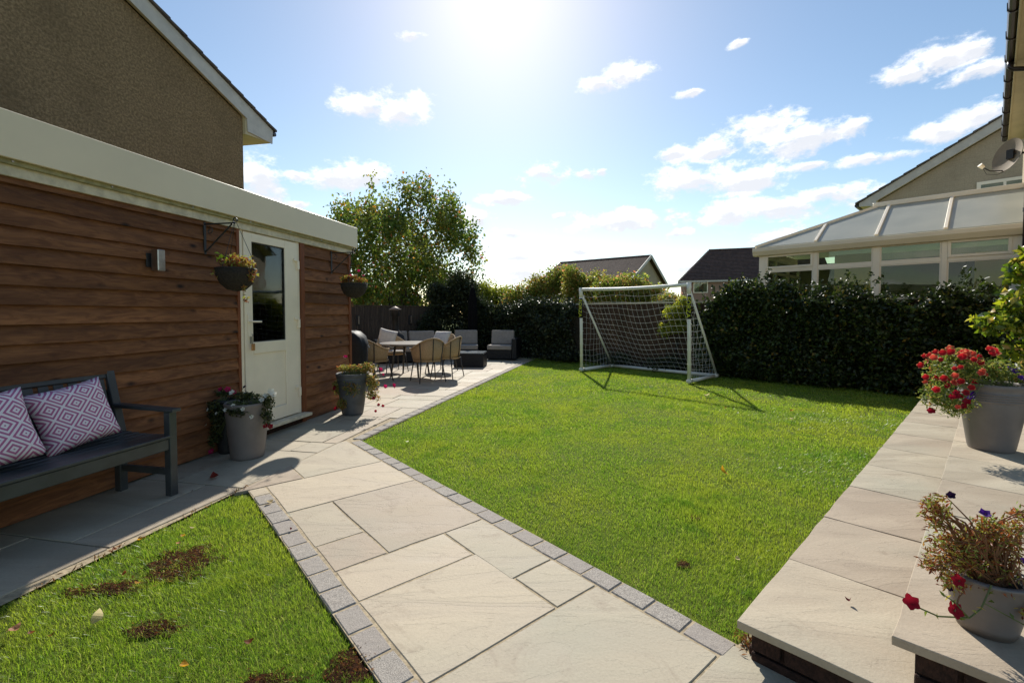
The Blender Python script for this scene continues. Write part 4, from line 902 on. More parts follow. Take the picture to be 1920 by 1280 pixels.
def hedge_rows(name, label, x0, x1, d0, d1, zfun, n, size, mat, twig=M['twig'], sunny=0):
    """clipped hedge: x along bearing HB+90 measured from W_h(0,0); d away from the lawn"""
    o = W_h(0, 0); h = thing(name, label, 'hedge', (*W_h((d0 + d1) / 2, (x0 + x1) / 2), 0), frame(HB + 90))
    L = x1 - x0; Dp = d1 - d0; c = (x0 + x1) / 2; P = []
    # front face, top and back face, each bulging unevenly
    def w(a, b, s): return mnoise.noise(Vector((a * 1.1, b * 1.1, s)))
    nf = int(n * .55); a = rng.uniform(0, 1, nf); b = rng.uniform(0, 1, nf) ** .9
    nn = np.array([w(x0 + L * i, j * 2, 1.0) + .5 * w((x0 + L * i) * 3, j * 6, 2.0) for i, j in zip(a, b)])
    zt = np.array([zfun(x0 + L * i) for i in a])
    z = b * zt; y = Dp / 2 + nn * .27 + rng.normal(size=nf) * .05 - .12 * (b > .92) * rng.uniform(0, 1, nf)      # local +y looks at the lawn
    P.append(np.stack([a * L - L / 2, y, z], 1))
    nt_ = int(n * .3); a = rng.uniform(0, 1, nt_); e = rng.uniform(-1, 1, nt_); zt = np.array([zfun(x0 + L * i) + .26 * w((x0 + L * i) * 2.3, k, 4.0) + .1 * w((x0 + L * i) * 7, k * 3, 6) for i, k in zip(a, e)])
    P.append(np.stack([a * L - L / 2, e * Dp / 2, zt - np.abs(e) ** 3 * .1 + rng.normal(size=nt_) * .045], 1))
    nb = n - nf - nt_; a = rng.uniform(0, 1, nb); P.append(np.stack([a * L - L / 2, rng.uniform(-.5, .42, nb) * Dp, rng.uniform(.1, 1, nb) * np.array([zfun(x0 + L * i) for i in a])], 1))
    P = np.concatenate(P); P = P[P[:, 2] > .02]
    # sprigs that break the outline
    ns = int(L * 44); a = rng.uniform(0, 1, ns); S = []
    for i in a:
        zz = zfun(x0 + L * i); b0 = np.array([i * L - L / 2, rng.uniform(-.3, .5) * Dp, zz - .02]); dr = np.array([rng.normal() * .6, rng.normal() * .5, 1.0]); dr /= np.linalg.norm(dr); ll = rng.uniform(.06, .28) * rng.choice([1, 1, 2.0])
        k = int(ll / .02); S.append(b0 + dr * np.linspace(0, ll, k)[:, None] + rng.normal(size=(k, 3)) * .018)
    P = np.concatenate([P] + S)
    P[:, 1] *= -1
    leaf_obj('foliage', P, size, mat, h, up=.55, aspect=.62, outward=np.array([0, -.35, 0]))
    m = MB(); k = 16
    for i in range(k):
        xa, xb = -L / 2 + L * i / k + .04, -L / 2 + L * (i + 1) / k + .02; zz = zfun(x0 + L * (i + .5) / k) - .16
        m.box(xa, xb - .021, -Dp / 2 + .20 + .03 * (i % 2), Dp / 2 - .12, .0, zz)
    m.build('branches', twig, h)  # dark solid core, added behind the leaves to block light
    return h
def zh(x):     # height of the long hedge by N
    return (1.49 + .34 * math.exp(-((x + 2.7) / .5) ** 2) + .10 * math.exp(-((x + 1.5) / .4) ** 2) + .06 * math.sin(x * 5.3) + .04 * math.sin(x * 11 + 1)) * (1 - .16 * max(0, min(1, (-3.25 - x) / .5)))
hedge_rows('ivy_hedge', 'dense dark glossy ivy hedge in front of the conservatory', -3.75, 1.0, 7.8, 8.65, zh, 34000, .075, LF['hedge'])
hedge_rows('low_hedge', 'dark shaded hedge left of the goal behind the armchair', -11.9, -7.05, 7.75, 8.3, lambda x: 1.45 + .1 * math.sin(x * 2), 17000, .085, LF['dark'])
shrub('ivy_mound', 'sunlit glossy ivy mound at the goal end of the long hedge', 'shrub', W_h(8.25, -2.85), [(0, 0, 1.50, .62, .5, .42, 3600), (-.35, 0, 1.2, .5, .45, .5, 2400), (.5, -.1, 1.5, .5, .4, .32, 2200), (-.45, -.25, .9, .35, .3, .4, 1000)], .085, LF['hedge'], 6)
shrub('fence_foot_plants', 'low dark plants along the foot of the fence behind the goal', 'shrub', W_h(7.85, -5.7), [(-.9, .9, .15, .8, .35, .25, 900), (0, 0, .15, .8, .4, .22, 900), (.9, -.9, .16, .7, .4, .28, 900)], .08, LF['dark'], 5)
# climber on the house corner at the right
def climber():
    o = W_h(5.55, .93); h = thing('climbing_plant', 'sunlit climber with large glossy leaves beside the downpipe', 'climber', (o[0], o[1], .28))
    bl = [(-.02, .0, 1.62, .18, .18, .2, 130), (-.02, .0, 1.42, .26, .26, .2, 240), (-.08, .0, 1.12, .3, .25, .22, 260), (-.28, .06, .92, .36, .3, .17, 260), (.02, 0, .85, .32, .26, .22, 240), (-.12, 0, .6, .28, .24, .18, 150), (-.05, 0, .38, .2, .18, .14, 60), (.25, -.1, 1.0, .3, .3, .5, 320), (.25, -.1, .4, .22, .25, .5, 150), (.02, 0, 1.52, .14, .12, .14, 50)]
    P = np.concatenate([blob_points(b[:3], b[3:6], b[6], .5, i + 90, .35, 16) for i, b in enumerate(bl)])
    nn = len(P); big = rng.choice(nn, 240, replace=False); mask = np.ones(nn, bool); mask[big] = False
    V, F = leaves(P[mask], .085, up=.5, aspect=.62, droop=.35); link('foliage', raw_mesh('foliage', V, F, LF['climber']), h)
    m = MB()
    for i in range(9):
        b = random.choice(bl); x = random.uniform(-.02, .12); m.tube([(x, 0, 0), (x + .03, 0, b[2] * .5), (b[0], b[1], b[2])], [.012, .009, .004], 6, cap=False)
    m.tube([(.10, .02, 0), (.12, 0, .7), (.08, .01, 1.5)], [.02, .017, .012], 7); m.build('stems', M['bark'], h, smooth=True)
    # the largest leaves, one by one
    meshes = []
    for i in range(4):
        mm = MB(); L = .05; mm.add([(0, -L, 0), (.030, -.25 * L, .012 + i * .002), (.024, .45 * L, .012), (0, L * 1.15, -.008), (-.024, .45 * L, .012), (-.030, -.25 * L, .012), (0, 0, -.002)], [(0, 1, 6), (1, 2, 6), (2, 3, 6), (3, 4, 6), (4, 5, 6), (5, 0, 6)])
        meshes.append(mm.mesh('leaf', CLM))
    for p in P[big]: put('leaf', random.choice(meshes), h, tuple(p), (random.gauss(.4, .5), random.gauss(0, .5), random.uniform(0, 6.28)), random.uniform(.75, 1.15))
def _clm():
    t = MT('glossy_climber_leaf'); r = t.n('ShaderNodeValToRGB'); t.l(t.rnd(), r.inputs[0]); e = r.color_ramp.elements
    e[0].color = (*srgb(52, 74, 28), 1); e[1].color = (*srgb(176, 170, 62), 1); x = e.new(.55); x.color = (*srgb(98, 122, 40), 1)
    t.set(r.outputs[0], .3, 0, .6); tr = t.n('ShaderNodeBsdfTranslucent'); t.l(r.outputs[0], tr.inputs[0]); ms = t.n('ShaderNodeMixShader'); ms.inputs[0].default_value = .5
    t.l(t.p.outputs[0], ms.inputs[1]); t.l(tr.outputs[0], ms.inputs[2]); t.l(ms.outputs[0], t.out.inputs['Surface']); return t.m
CLM = _clm()
climber()

# ------------------------------------------------------------------ goal
def goal():
    p, q = Vector((1.565, 10.30)), Vector((3.295, 8.50)); d = q - p; Wg = d.length; b = math.degrees(math.atan2(d.x, d.y))
    h = thing('football_goal', 'white plastic football goal with net and black sleeves on its posts', 'football goal', (p.x, p.y, 0), frame(b))
    # local x left post to right post, +y away from the camera
    H, Dp, r = 1.83, 1.17, .034; G = M['goal']
    def post(x, lean=0): MB().tube([(x, 0, .03), (x - .012 * (1 if x else 1), 0, H * .5), (x - lean, 0, H)], r, 12).build('post', G, h, smooth=True)
    post(0, .03); post(Wg, .03)
    MB().tube([(-.03 + (Wg) * f, 0, H - .028 * math.sin(math.pi * f)) for f in np.linspace(0, 1, 9)], r, 12).build('crossbar', G, h, smooth=True)
    for x in (0, Wg):
        MB().tube([(x, 0, .035), (x + .02, Dp, .035)], r, 12).build('base_bar', G, h, smooth=True)
        MB().tube([(x - .02, .03, H - .12), (x - .0, Dp * .5, H * .5), (x + .02, Dp, .06)], .022, 10).build('brace', G, h, smooth=True)
        MB().tube([(x - .0275, 0, H - .17), (x - .03, 0, H + .036)], .041, 12).build('corner_joint', G, h, smooth=True)
        MB().tube([(x, -.045, .036), (x + .0, .09, .036)], .04, 12).build('foot_joint', G, h, smooth=True)
        MB().tube([(x + .02, Dp - .09, .036), (x + .02, Dp + .06, .036)], .04, 12).build('foot_joint', G, h, smooth=True)
        s = MB().tube([(x - .013, 0, H - .64), (x - .026, 0, H - .20)], .0375, 14).build('sleeve', M['black'], h, smooth=True)
        fc = bpy.data.curves.new('lettering', 'FONT'); fc.body = 'FORZA'; fc.size = .115; fc.extrude = .001; fc.align_x = 'CENTER'; fc.align_y = 'CENTER'; fc.materials.append(M['yellow']); fc.space_character = 1.08
        tmp = bpy.data.objects.new('tmp', fc); COL.objects.link(tmp); bpy.context.view_layer.update()
        lm = bpy.data.meshes.new_from_object(tmp.evaluated_get(bpy.context.evaluated_depsgraph_get())); bpy.data.objects.remove(tmp); lm.name = 'lettering'
        t = link('lettering', lm, s, (x - .0195, -.0395, H - .42), (R(90), R(90), 0))
    MB().tube([(.02, Dp, .035), (Wg + .02, Dp, .035)], r, 12).build('back_bar', G, h, smooth=True)
    # net: knotted twine, square mesh, hanging in a curve to the back bar
    m = MB(); T = .0034
    def back(u, v):  # u 0..1 across, v 0..1 top to bottom
        y = Dp * (v ** 1.0); z = (H - .03) * (1 - v) + .04 * v; sag = math.sin(math.pi * v) * math.sin(math.pi * u)
        return (u * Wg + (v * .02 - .02) + .01 * math.sin(v * 9 + u * 5), y * 1 - .0 + .20 * sag * (.5 - .2 * u) * -1 + .02 * math.sin(u * 20), z - .12 * sag - .02 * math.sin(u * 13 + v * 3))
    nu, nv = 21, 15
    for i in range(nu + 1): m.tube([back(i / nu, j / 20) for j in range(21)], T / 2 * 1.15, 4, cap=False)
    for j in range(nv + 1): m.tube([back(i / 24, j / nv) for i in range(25)], T / 2 * 1.15, 4, cap=False)
    for xs, sg in ((0, 1), (Wg, 1)):
        def sd(a, z):     # a 0..1 front to brace
            ymax = Dp * (1 - (z - .04) / (H - .07)); return (xs + .05 * math.sin(math.pi * a) * (1 if xs == 0 else -1) + .01 * math.sin(z * 9), ymax * a, z + .012 * math.sin(a * 9 + z * 5) - .03 * math.sin(math.pi * a))
        for j in range(1, 15): z = H * j / 15; m.tube([sd(a / 8, z) for a in range(9)], T / 2, 4, cap=False)
        for i in range(0, 9):
            y0 = Dp * i / 9; zt = (H - .03) * (1 - y0 / Dp) + .04; pts = []
            for k in range(13):
                z = .04 + (zt - .04) * k / 12; ymax = max(.01, Dp * (1 - (z - .04) / (H - .07))); pts.append(sd(min(1, y0 / ymax), z))
            m.tube(pts, T / 2, 4, cap=False)
    m.build('net', M['net'], h)
    CL = MB().lathe([(.036, -.006), (.041, -.006), (.041, .006), (.036, .006)], seg=10).mesh('net_clip', M['goal'])
    for x in (0, Wg):
        for z in (.35, .62, .9, 1.1): put('net_clip', CL, h, (x - .006, 0, z))
goal()

# ------------------------------------------------------------------ bench and its cushions
def bench():
    b = GB; h = thing('garden_bench', 'dark grey painted wooden bench against the timber cladding', 'bench', (-2.40, 3.27, 0), frame(b))
    # local x along the wall (right end at 0, other end at -1.5), local y towards the wall
    Lb = 1.52; mt = M['bench']
    for x in (-.03, -Lb):
        MB().bar((x, .03, 0), (x, .03, .60), .055, .055, up=(0, 1, 0)).build('leg', mt, h, .004)
        MB().add([(x - .0275, .45, 0), (x + .0275, .45, 0), (x + .0275, .505, 0), (x - .0275, .505, 0), (x - .0275, .45, .44), (x + .0275, .45, .44), (x + .0275, .505, .44), (x - .0275, .505, .44),
                  (x - .0275, .56, .93), (x + .0275, .56, .93), (x + .0275, .60, .93), (x - .0275, .60, .93)],
                 [(0, 3, 2, 1), (0, 1, 5, 4), (1, 2, 6, 5), (2, 3, 7, 6), (3, 0, 4, 7), (4, 5, 9, 8), (5, 6, 10, 9), (6, 7, 11, 10), (7, 4, 8, 11), (8, 9, 10, 11)]).build('leg', mt, h, .004)
        MB().add([(x - .035, -.03, .60), (x + .035, -.03, .60), (x + .035, .50, .615), (x - .035, .50, .615), (x - .035, -.03, .625), (x + .035, -.03, .625), (x + .035, .50, .642), (x - .035, .50, .642)],
                 [(0, 3, 2, 1), (4, 5, 6, 7), (0, 1, 5, 4), (1, 2, 6, 5), (2, 3, 7, 6), (3, 0, 4, 7)]).build('armrest', mt, h, .008, seg=2)
        MB().bar((x, .06, .17), (x, .45, .17), .03, .045).build('stretcher', mt, h, .003)
        MB().bar((x, .06, .385), (x, .45, .37), .03, .06).build('side_rail', mt, h, .003)
    MB().box(-Lb + .028, -.058, .012, .036, .335, .415).build('front_rail', mt, h, .004)
    MB().box(-Lb + .028, -.058, .455, .48, .33, .40).build('back_rail', mt, h, .004)
    for i in range(7):
        y = .002 + i * .066; z = .418 - .010 * math.sin(i / 6 * math.pi)
        MB().box(-Lb - .025, -.005, y, y + .058, z, z + .018).build('seat_slat', mt, h, .003)
    def yb(z): return .475 + (z - .44) * (.58 - .475) / .49
    MB().bar((-Lb + .028, yb(.87), .875), (-.058, yb(.87), .875), .026, .10, up=(0, .21, 1)).build('top_rail', mt, h, .006)
    MB().bar((-Lb + .028, yb(.50), .50), (-.058, yb(.50), .50), .024, .05, up=(0, .21, 1)).build('lower_rail', mt, h, .004)
    n = 17
    for i in range(n):
        x = -.105 - i * (Lb - .18) / (n - 1)
        MB().bar((x, yb(.525) + .0, .526), (x, yb(.824), .824), .054 if i else .06, .014, up=(0, 1, -.2)).build('back_slat', mt, h, .002)
bench()
def cushion(label, x, y, z, rot, w=.43, t=.15, mat=None, name='scatter_cushion', group=None, base=(-2.40, 3.27), brg=GB, cat='cushion'):
    """square pillow: local plate in x,z, fat in y"""
    c = loc2w(base, brg, x, y); n = 18; m = MB(); uvs = []
    for side in (-1, 1):
        for j in range(n + 1):
            for i in range(n + 1):
                u, v = i / n, j / n; e = (1 - (2 * u - 1) ** 4) * (1 - (2 * v - 1) ** 4); f = max(0, e) ** .5
                pinch = 1 - .07 * (math.sin(math.pi * u) * (abs(2 * v - 1) ** 2)) * 1; pin2 = 1 - .07 * (math.sin(math.pi * v) * (abs(2 * u - 1) ** 2))
                wr = .006 * mnoise.noise(Vector((u * 4, v * 4, side + x * 7)))
                m.v.append(((u - .5) * w * pin2, side * (t / 2 * f + wr * f), (v - .5) * w * pinch)); uvs.append((u, v))
    N1 = n + 1
    for s_ in (0, 1):
        for j in range(n):
            for i in range(n):
                a = s_ * N1 * N1 + j * N1 + i; m.f.append((a, a + 1, a + 1 + N1, a + N1) if s_ == 0 else (a, a + N1, a + 1 + N1, a + 1))
    me = bpy.data.meshes.new(name); me.from_pydata(m.v, [], m.f); me.materials.append(mat or M['cushion']); ul = me.uv_layers.new(name='UVMap')
    for l in me.loops: ul.data[l.index].uv = uvs[l.vertex_index]
    bm = bmesh.new(); bm.from_mesh(me); bmesh.ops.remove_doubles(bm, verts=bm.verts, dist=.0004); bmesh.ops.recalc_face_normals(bm, faces=bm.faces); bm.to_mesh(me); bm.free(); me.shade_smooth()
    o = tag(link(name, me, None, (c[0], c[1], z)), label, cat, group); o.rotation_euler = rot; return o
cushion('pink and white geometric diamond cushion leaning on the bench, nearer the armrest', -.405, .35, .64, Euler((R(-17), R(-10), frame(GB) + R(-8))), .41, .15, group='diamond cushions on the bench')
cushion('pink and white geometric diamond cushion cut by the photo edge on the bench', -.88, .30, .645, Euler((R(-20), R(-9), frame(GB) + R(-14))), .42, .15, group='diamond cushions on the bench')

# ------------------------------------------------------------------ flower pots and baskets
def flower_mesh(mat, lobes=5, cup=.35):
    m = MB(); seg = lobes * 4; ring = []; rr = random.Random(mat.name)
    for k in range(seg):
        a = 2 * math.pi * k / seg; r = 1 - .26 * abs(math.sin(lobes * a / 2 + math.pi / 2)) ** 2 + rr.uniform(-.06, .06); ring.append((r * math.cos(a), r * math.sin(a), cup * (1 - .4 * math.cos(lobes * a)) * .7 + rr.uniform(-.12, .12)))
    mid = [(.5 * math.cos(2 * math.pi * k / seg), .5 * math.sin(2 * math.pi * k / seg), .10) for k in range(seg)]
    m.v = ring + mid + [(0, 0, -.35)]
    for k in range(seg): m.f += [(k, (k + 1) % seg, seg + (k + 1) % seg, seg + k), (seg + k, seg + (k + 1) % seg, 2 * seg)]
    return m.mesh('flower', mat, smooth=True)
FM = {k: flower_mesh(v) for k, v in PET.items()}
def pot_shape(r0, r1, h, rings=True):
    p = [(r0 * .55, 0), (r0 * .96, 0), (r0, .012)]
    for f in np.linspace(.06, .72, 7): p.append((r0 + (r1 - r0) * f * .93 + .004 * math.sin(f * 3), h * f))
    if rings:
        for k in range(4): f = .74 + k * .035; r = r0 + (r1 - r0) * f; p += [(r - .002, h * f), (r + .005, h * (f + .008)), (r + .005, h * (f + .018)), (r - .002, h * (f + .026))]
    p += [(r1 * .995, h * .93), (r1 + .004, h * .96), (r1 + .004, h * .99), (r1, h), (r1 - .012, h), (r1 - .016, h * .97), (r1 - .03, h * .86)]
    return p
def planted(name, label, loc, r0, r1, h, blobs, leafmat, leafsize, flowers, mat=None, cat='flower pot', stems=26, stemmat=None, aspect=.38, group=None, rings=True, n_big=0, basket=False):
    t = thing(name, label, cat, loc, group=group)
    if basket:
        MB().lathe([(.02, -h), (r1 * .45, -h * .95), (r1 * .78, -h * .68), (r1 * .95, -h * .32), (r1, 0), (r1 - .015, 0), (r1 - .03, -.03)], seg=28).build('liner', M['coir'], t, smooth=True)
        MB().lathe([(.0, -.02), (r1 - .03, -.03)], seg=24).build('compost', M['compost'], t)
        m = MB(); m.tube([(r1 * math.cos(a), r1 * math.sin(a), .003) for a in np.linspace(0, 2 * math.pi, 25)], .004, 5)
        for k in range(8):
            a = k * math.pi / 4; m.tube([(r1 * math.cos(a) * f, r1 * math.sin(a) * f, -h * 1.02 * (1 - f ** 2.2)) for f in np.linspace(0, 1.01, 8)], .003, 4)
        m.build('wire_frame', M['iron'], t)
        top = basket
        for k in range(3):
            a = k * 2.094 + .4; MB().tube([(r1 * math.cos(a), r1 * math.sin(a), .003), (0, 0, top)], .0025, 4).build('chain', M['iron'], t)
        zt = 0
    else:
        MB().lathe(pot_shape(r0, r1, h, rings), seg=36).build('pot', mat or M['pot'], t, smooth=True)
        MB().lathe([(0, h * .9), (r1 - .022, h * .89)], seg=24).build('compost', M['compost'], t); zt = h * .9
    P = np.concatenate([blob_points(b[:3], b[3:6], b[6], .35, i * 7 + int(b[6]), .45, max(8, b[6] // 30)) for i, b in enumerate(blobs)])
    if not basket:     # leaves stay outside the pot wall
        rr = np.hypot(P[:, 0], P[:, 1]); rp = r0 + (r1 - r0) * np.clip(P[:, 2] / h, 0, 1) + .012; inside = (P[:, 2] < h * .97) & (rr < rp)
        P[inside, :2] *= (rp[inside] / np.maximum(rr[inside], .02))[:, None] * 1.02
        P = P[P[:, 2] > .01]
    V, F = leaves(P, leafsize, up=.6, aspect=aspect, bend=.12); link('foliage', raw_mesh('foliage', V, F, leafmat), t)
    m = MB()
    for i in range(stems):
        e = P[rng.integers(len(P))]; a = random.uniform(0, 6.28); s0 = (r1 * .45 * math.cos(a), r1 * .45 * math.sin(a), zt)
        mid = ((s0[0] + e[0]) * .55, (s0[1] + e[1]) * .55, max(zt + .05, (zt + e[2]) / 2 + .06)); m.tube([s0, mid, tuple(e)], [.0035, .003, .0015], 4, cap=False)
    for (kind, x, y, z, r) in flowers:
        c_ = P[np.argmin(((P - np.array((x * .55, y * .55, z + .02))) ** 2).sum(1))]; (m if (x - c_[0]) ** 2 + (y - c_[1]) ** 2 + (z - c_[2]) ** 2 < .02 else MB()).tube([tuple(c_), ((c_[0] + x) / 2, (c_[1] + y) / 2, (c_[2] + z) / 2 + .012), (x, y, z - r * .2)], .0022, 4, cap=False)
    m.build('stems', stemmat or M['stem'], t)
    for (kind, x, y, z, r) in flowers:
        o = put('flower', FM[kind], t, (x, y, z)); v = Vector((x * 1.2 + random.gauss(0, .15), y * 1.2 - .35 + random.gauss(0, .12), .25 + abs(z - zt) * .2)).normalized()
        o.rotation_euler = v.to_track_quat('Z', 'Y').to_euler(); o.scale = (r, r, r * random.uniform(.8, 1.1))
    return t
def fl(kinds, n, c, rad, r=.026, seed=0):
    q = random.Random(seed); out = []
    for _ in range(n):
        d = Vector((q.gauss(0, 1), q.gauss(0, 1) - .5, q.gauss(0, 1) + .3)).normalized(); out.append((q.choice(kinds), c[0] + rad[0] * d.x, c[1] + rad[1] * d.y, c[2] + rad[2] * d.z, r * q.uniform(.75, 1.2)))
    return out
# big pot on the terrace, red petunias spilling to one side
planted('flower_pot', 'tall ribbed grey pot overflowing with red petunias on the terrace', (3.60, 3.42, .28), .128, .20, .50,
        [(-.34, -.02, .60, .24, .2, .16, 1000), (-.48, -.08, .42, .17, .15, .15, 620), (-.36, -.1, .34, .17, .12, .11, 420), (-.05, -.04, .60, .24, .2, .1, 700), (.13, 0, .56, .16, .16, .09, 380), (-.26, 0, .70, .20, .14, .08, 360), (.17, -.15, .20, .06, .05, .16, 120), (.19, -.12, .40, .06, .05, .12, 80)],
        LF['potgreen'], .034,
        fl(['red', 'red', 'coral'], 30, (-.37, -.03, .59), (.22, .18, .14), .024, 1) + fl(['red', 'deepred', 'coral'], 20, (-.49, -.09, .42), (.16, .14, .13), .023, 2) + fl(['red', 'coral'], 12, (-.30, -.05, .71), (.22, .14, .05), .026, 3) + [('red', -.08, -.08, .74, .038), ('red', -.42, -.1, .74, .03), ('red', -.33, -.1, .73, .032), ('red', -.16, -.12, .76, .03)] +
        fl(['purple'], 6, (.1, -.06, .58), (.16, .14, .06), .026, 4) + fl(['purple'], 3, (-.215, -.06, .40), (.01, .02, .05), .024, 5) + [('white', .06, -.10, .63, .034), ('white', .17, -.15, .58, .038), ('white', -.40, -.1, .64, .02), ('deepred', .14, -.2, .20, .026), ('deepred', .10, -.19, .09, .024), ('purple', .18, -.1, .62, .026)],
        stems=60, cat='flower pot')
# small pot near the camera, withered petunias
planted('flower_pot', 'small grey pot of withered petunias near the step corner', (1.535, 1.455, .28), .072, .104, .185,
        [(-.08, 0, .26, .13, .1, .10, 1100), (.07, .02, .27, .12, .1, .10, 900), (-.15, .02, .37, .06, .05, .08, 420), (-.17, 0, .21, .06, .06, .05, 220), (.13, .02, .33, .07, .07, .08, 360), (.02, 0, .33, .07, .07, .06, 260), (-.13, -.02, .17, .06, .05, .04, 150), (.05, -.11, .12, .09, .03, .05, 190), (.12, -.07, .1, .05, .04, .06, 120), (.02, 0, .20, .14, .12, .05, 420)],
        LF['potdry'], .019, [('dark', -.135, -.01, .44, .013), ('purple', -.035, -.02, .385, .017), ('purple', .13, -.02, .36, .013), ('purple', .055, -.05, .25, .011), ('deepred', -.17, -.08, .205, .019), ('deepred', -.315, -.08, .137, .024), ('deepred', -.20, -.10, .126, .025), ('dark', -.15, -.03, .15, .010)],
        stems=110, stemmat=M['drystem'], rings=False, aspect=.3)
tp = thing('trailing_stem', 'thin trailing petunia stem hanging off the small pot', 'stem', (1.535, 1.455, .28)); 
MB().tube([(-.07, -.08, .19), (-.12, -.10, .13), (-.16, -.105, .105), (-.24, -.09, .10), (-.312, -.08, .13)], .0025, 5).tube([(-.16, -.105, .105), (-.20, -.10, .15), (-.23, -.09, .17)], .002, 5).tube([(-.10, -.09, .14), (-.02, -.13, .10), (.06, -.13, .05)], .002, 5).build('stem', M['stem'], tp)
Pq = np.array([(-.20, -.10, .15), (-.23, -.09, .17), (-.17, -.10, .11), (-.24, -.09, .10), (-.12, -.10, .13), (-.27, -.085, .105), (-.215, -.095, .16), (-.18, -.105, .10), (-.08, -.09, .17), (-.09, -.10, .15), (-.14, -.10, .12), (-.02, -.13, .10), (.03, -.13, .07), (.06, -.13, .05), (.0, -.135, .09), (.05, -.13, .06), (-.05, -.12, .12)])
V_, F_ = leaves(Pq, .026, up=.8, aspect=.4); link('foliage', raw_mesh('foliage', V_, F_, LF['potgreen']), tp)
# the pots by the garage
planted('flower_pot', 'tall smooth grey pot of white petunias in front of the white door', (-2.40, 4.13, 0), .135, .178, .50,
        [(0, 0, .55, .16, .14, .06, 300), (.2, -.03, .50, .08, .09, .09, 240), (.22, -.06, .38, .07, .06, .1, 160), (-.24, -.04, .40, .08, .08, .16, 260), (-.3, .02, .22, .07, .07, .16, 140), (.02, -.15, .44, .12, .03, .06, 90)],
        LF['potdark'], .036, [('white', .25, -.06, .60, .036), ('white', .20, -.05, .565, .026), ('white', .27, -.05, .575, .03), ('white', -.07, -.1, .60, .028), ('white', .18, -.08, .53, .024), ('white', -.02, -.17, .50, .018), ('white', .07, -.18, .47, .02), ('white', -.09, -.17, .46, .018), ('white', .14, -.17, .40, .02), ('white', -.2, -.12, .42, .016),
                              ('deepred', .21, -.08, .30, .026), ('deepred', .24, -.06, .29, .026), ('dark', .0, -.03, .64, .016), ('white', -.32, -.05, .44, .018), ('white', -.34, -.05, .3, .016)], mat=M['pot'], stems=40, rings=False)
planted('flower_pot', 'dark pot of purple-pink petunias half hidden against the cladding', (-2.665, 4.27, 0), .08, .105, .50,
        [(0, 0, .56, .13, .12, .05, 200), (-.1, -.08, .38, .07, .06, .14, 160), (-.08, -.1, .15, .07, .05, .14, 100)], LF['potdark'], .034,
        [('pink', -.02, -.06, .60, .026), ('pink', .05, -.07, .60, .03), ('pink', .10, -.05, .57, .024), ('pink', -.05, -.16, .05, .03), ('white', -.13, -.1, .48, .016)], mat=M['iron'], stems=20, rings=False)
planted('flower_pot', 'weathered slate pot with trailing magenta petunias by the garage corner', (-2.06, 5.90, 0), .13, .20, .53,
        [(-.05, 0, .60, .2, .16, .07, 520), (.2, -.02, .60, .14, .12, .10, 480), (.26, -.04, .42, .12, .1, .14, 420), (.28, -.06, .26, .13, .08, .12, 300), (-.16, -.12, .36, .07, .05, .16, 200), (-.1, -.15, .16, .12, .04, .1, 180), (.05, -.17, .34, .14, .03, .12, 140)],
        LF['potmix'], .036, [('pink', -.07, -.05, .74, .032), ('pink', .38, -.05, .58, .03), ('pink', .56, -.1, .38, .036), ('pink', .45, -.1, .37, .03), ('deepred', -.17, -.16, .36, .03), ('deepred', -.16, -.16, .10, .032), ('deepred', .30, -.1, .22, .028), ('deepred', .43, -.14, .13, .022), ('deepred', .37, -.12, .14, .022), ('deepred', .33, -.12, .06, .02), ('pink', .42, -.08, .52, .018)], mat=M['potdark'], stems=70)
bx, by = W_g(-1.38, .35)
planted('hanging_basket', 'coir hanging basket of withered flowers left of the white door', (bx, by, 1.69), .1, .165, .19,
        [(0, 0, .06, .17, .17, .08, 620), (.08, -.05, .03, .13, .13, .09, 320), (-.1, -.08, -.04, .08, .08, .08, 160), (.15, -.03, -.05, .06, .06, .08, 130), (.12, -.06, -.26, .03, .03, .05, 26), (.1, -.05, -.16, .02, .02, .07, 16)], LF['potdry'], .034,
        [], basket=.44, cat='hanging basket', stems=22, stemmat=M['drystem'])
sp = thing('lime_leaves', 'cluster of bright lime leaves topping the left hanging basket', 'leaf cluster', (bx - .10, by - .05, 1.77))
Pq = np.array([(0, 0, .03), (-.04, 0, .02), (.03, .0, .02), (.0, -.03, .0), (.06, -.02, .0), (-.02, -.02, .05)]); V_, F_ = leaves(Pq, .07, up=.8, aspect=.7); link('foliage', raw_mesh('foliage', V_, F_, leafy('lime_leaf', [(0, srgb(150, 180, 50)), (1, srgb(176, 204, 70))], .5)), sp)
bx2, by2 = W_g(.56, .35)
planted('hanging_basket', 'dark hanging basket of fading pink flowers at the garage corner', (bx2, by2, 1.68), .1, .17, .18,
        [(-.05, 0, .07, .16, .14, .06, 420), (-.12, 0, .05, .08, .1, .06, 160), (.1, 0, .05, .08, .1, .04, 120)], LF['potdry'], .036,
        [('pink', .09, -.08, .16, .026), ('pink', .15, -.08, .10, .02), ('pink', .0, -.12, .10, .018)], basket=.43, cat='hanging basket', stems=24, stemmat=M['drystem'])

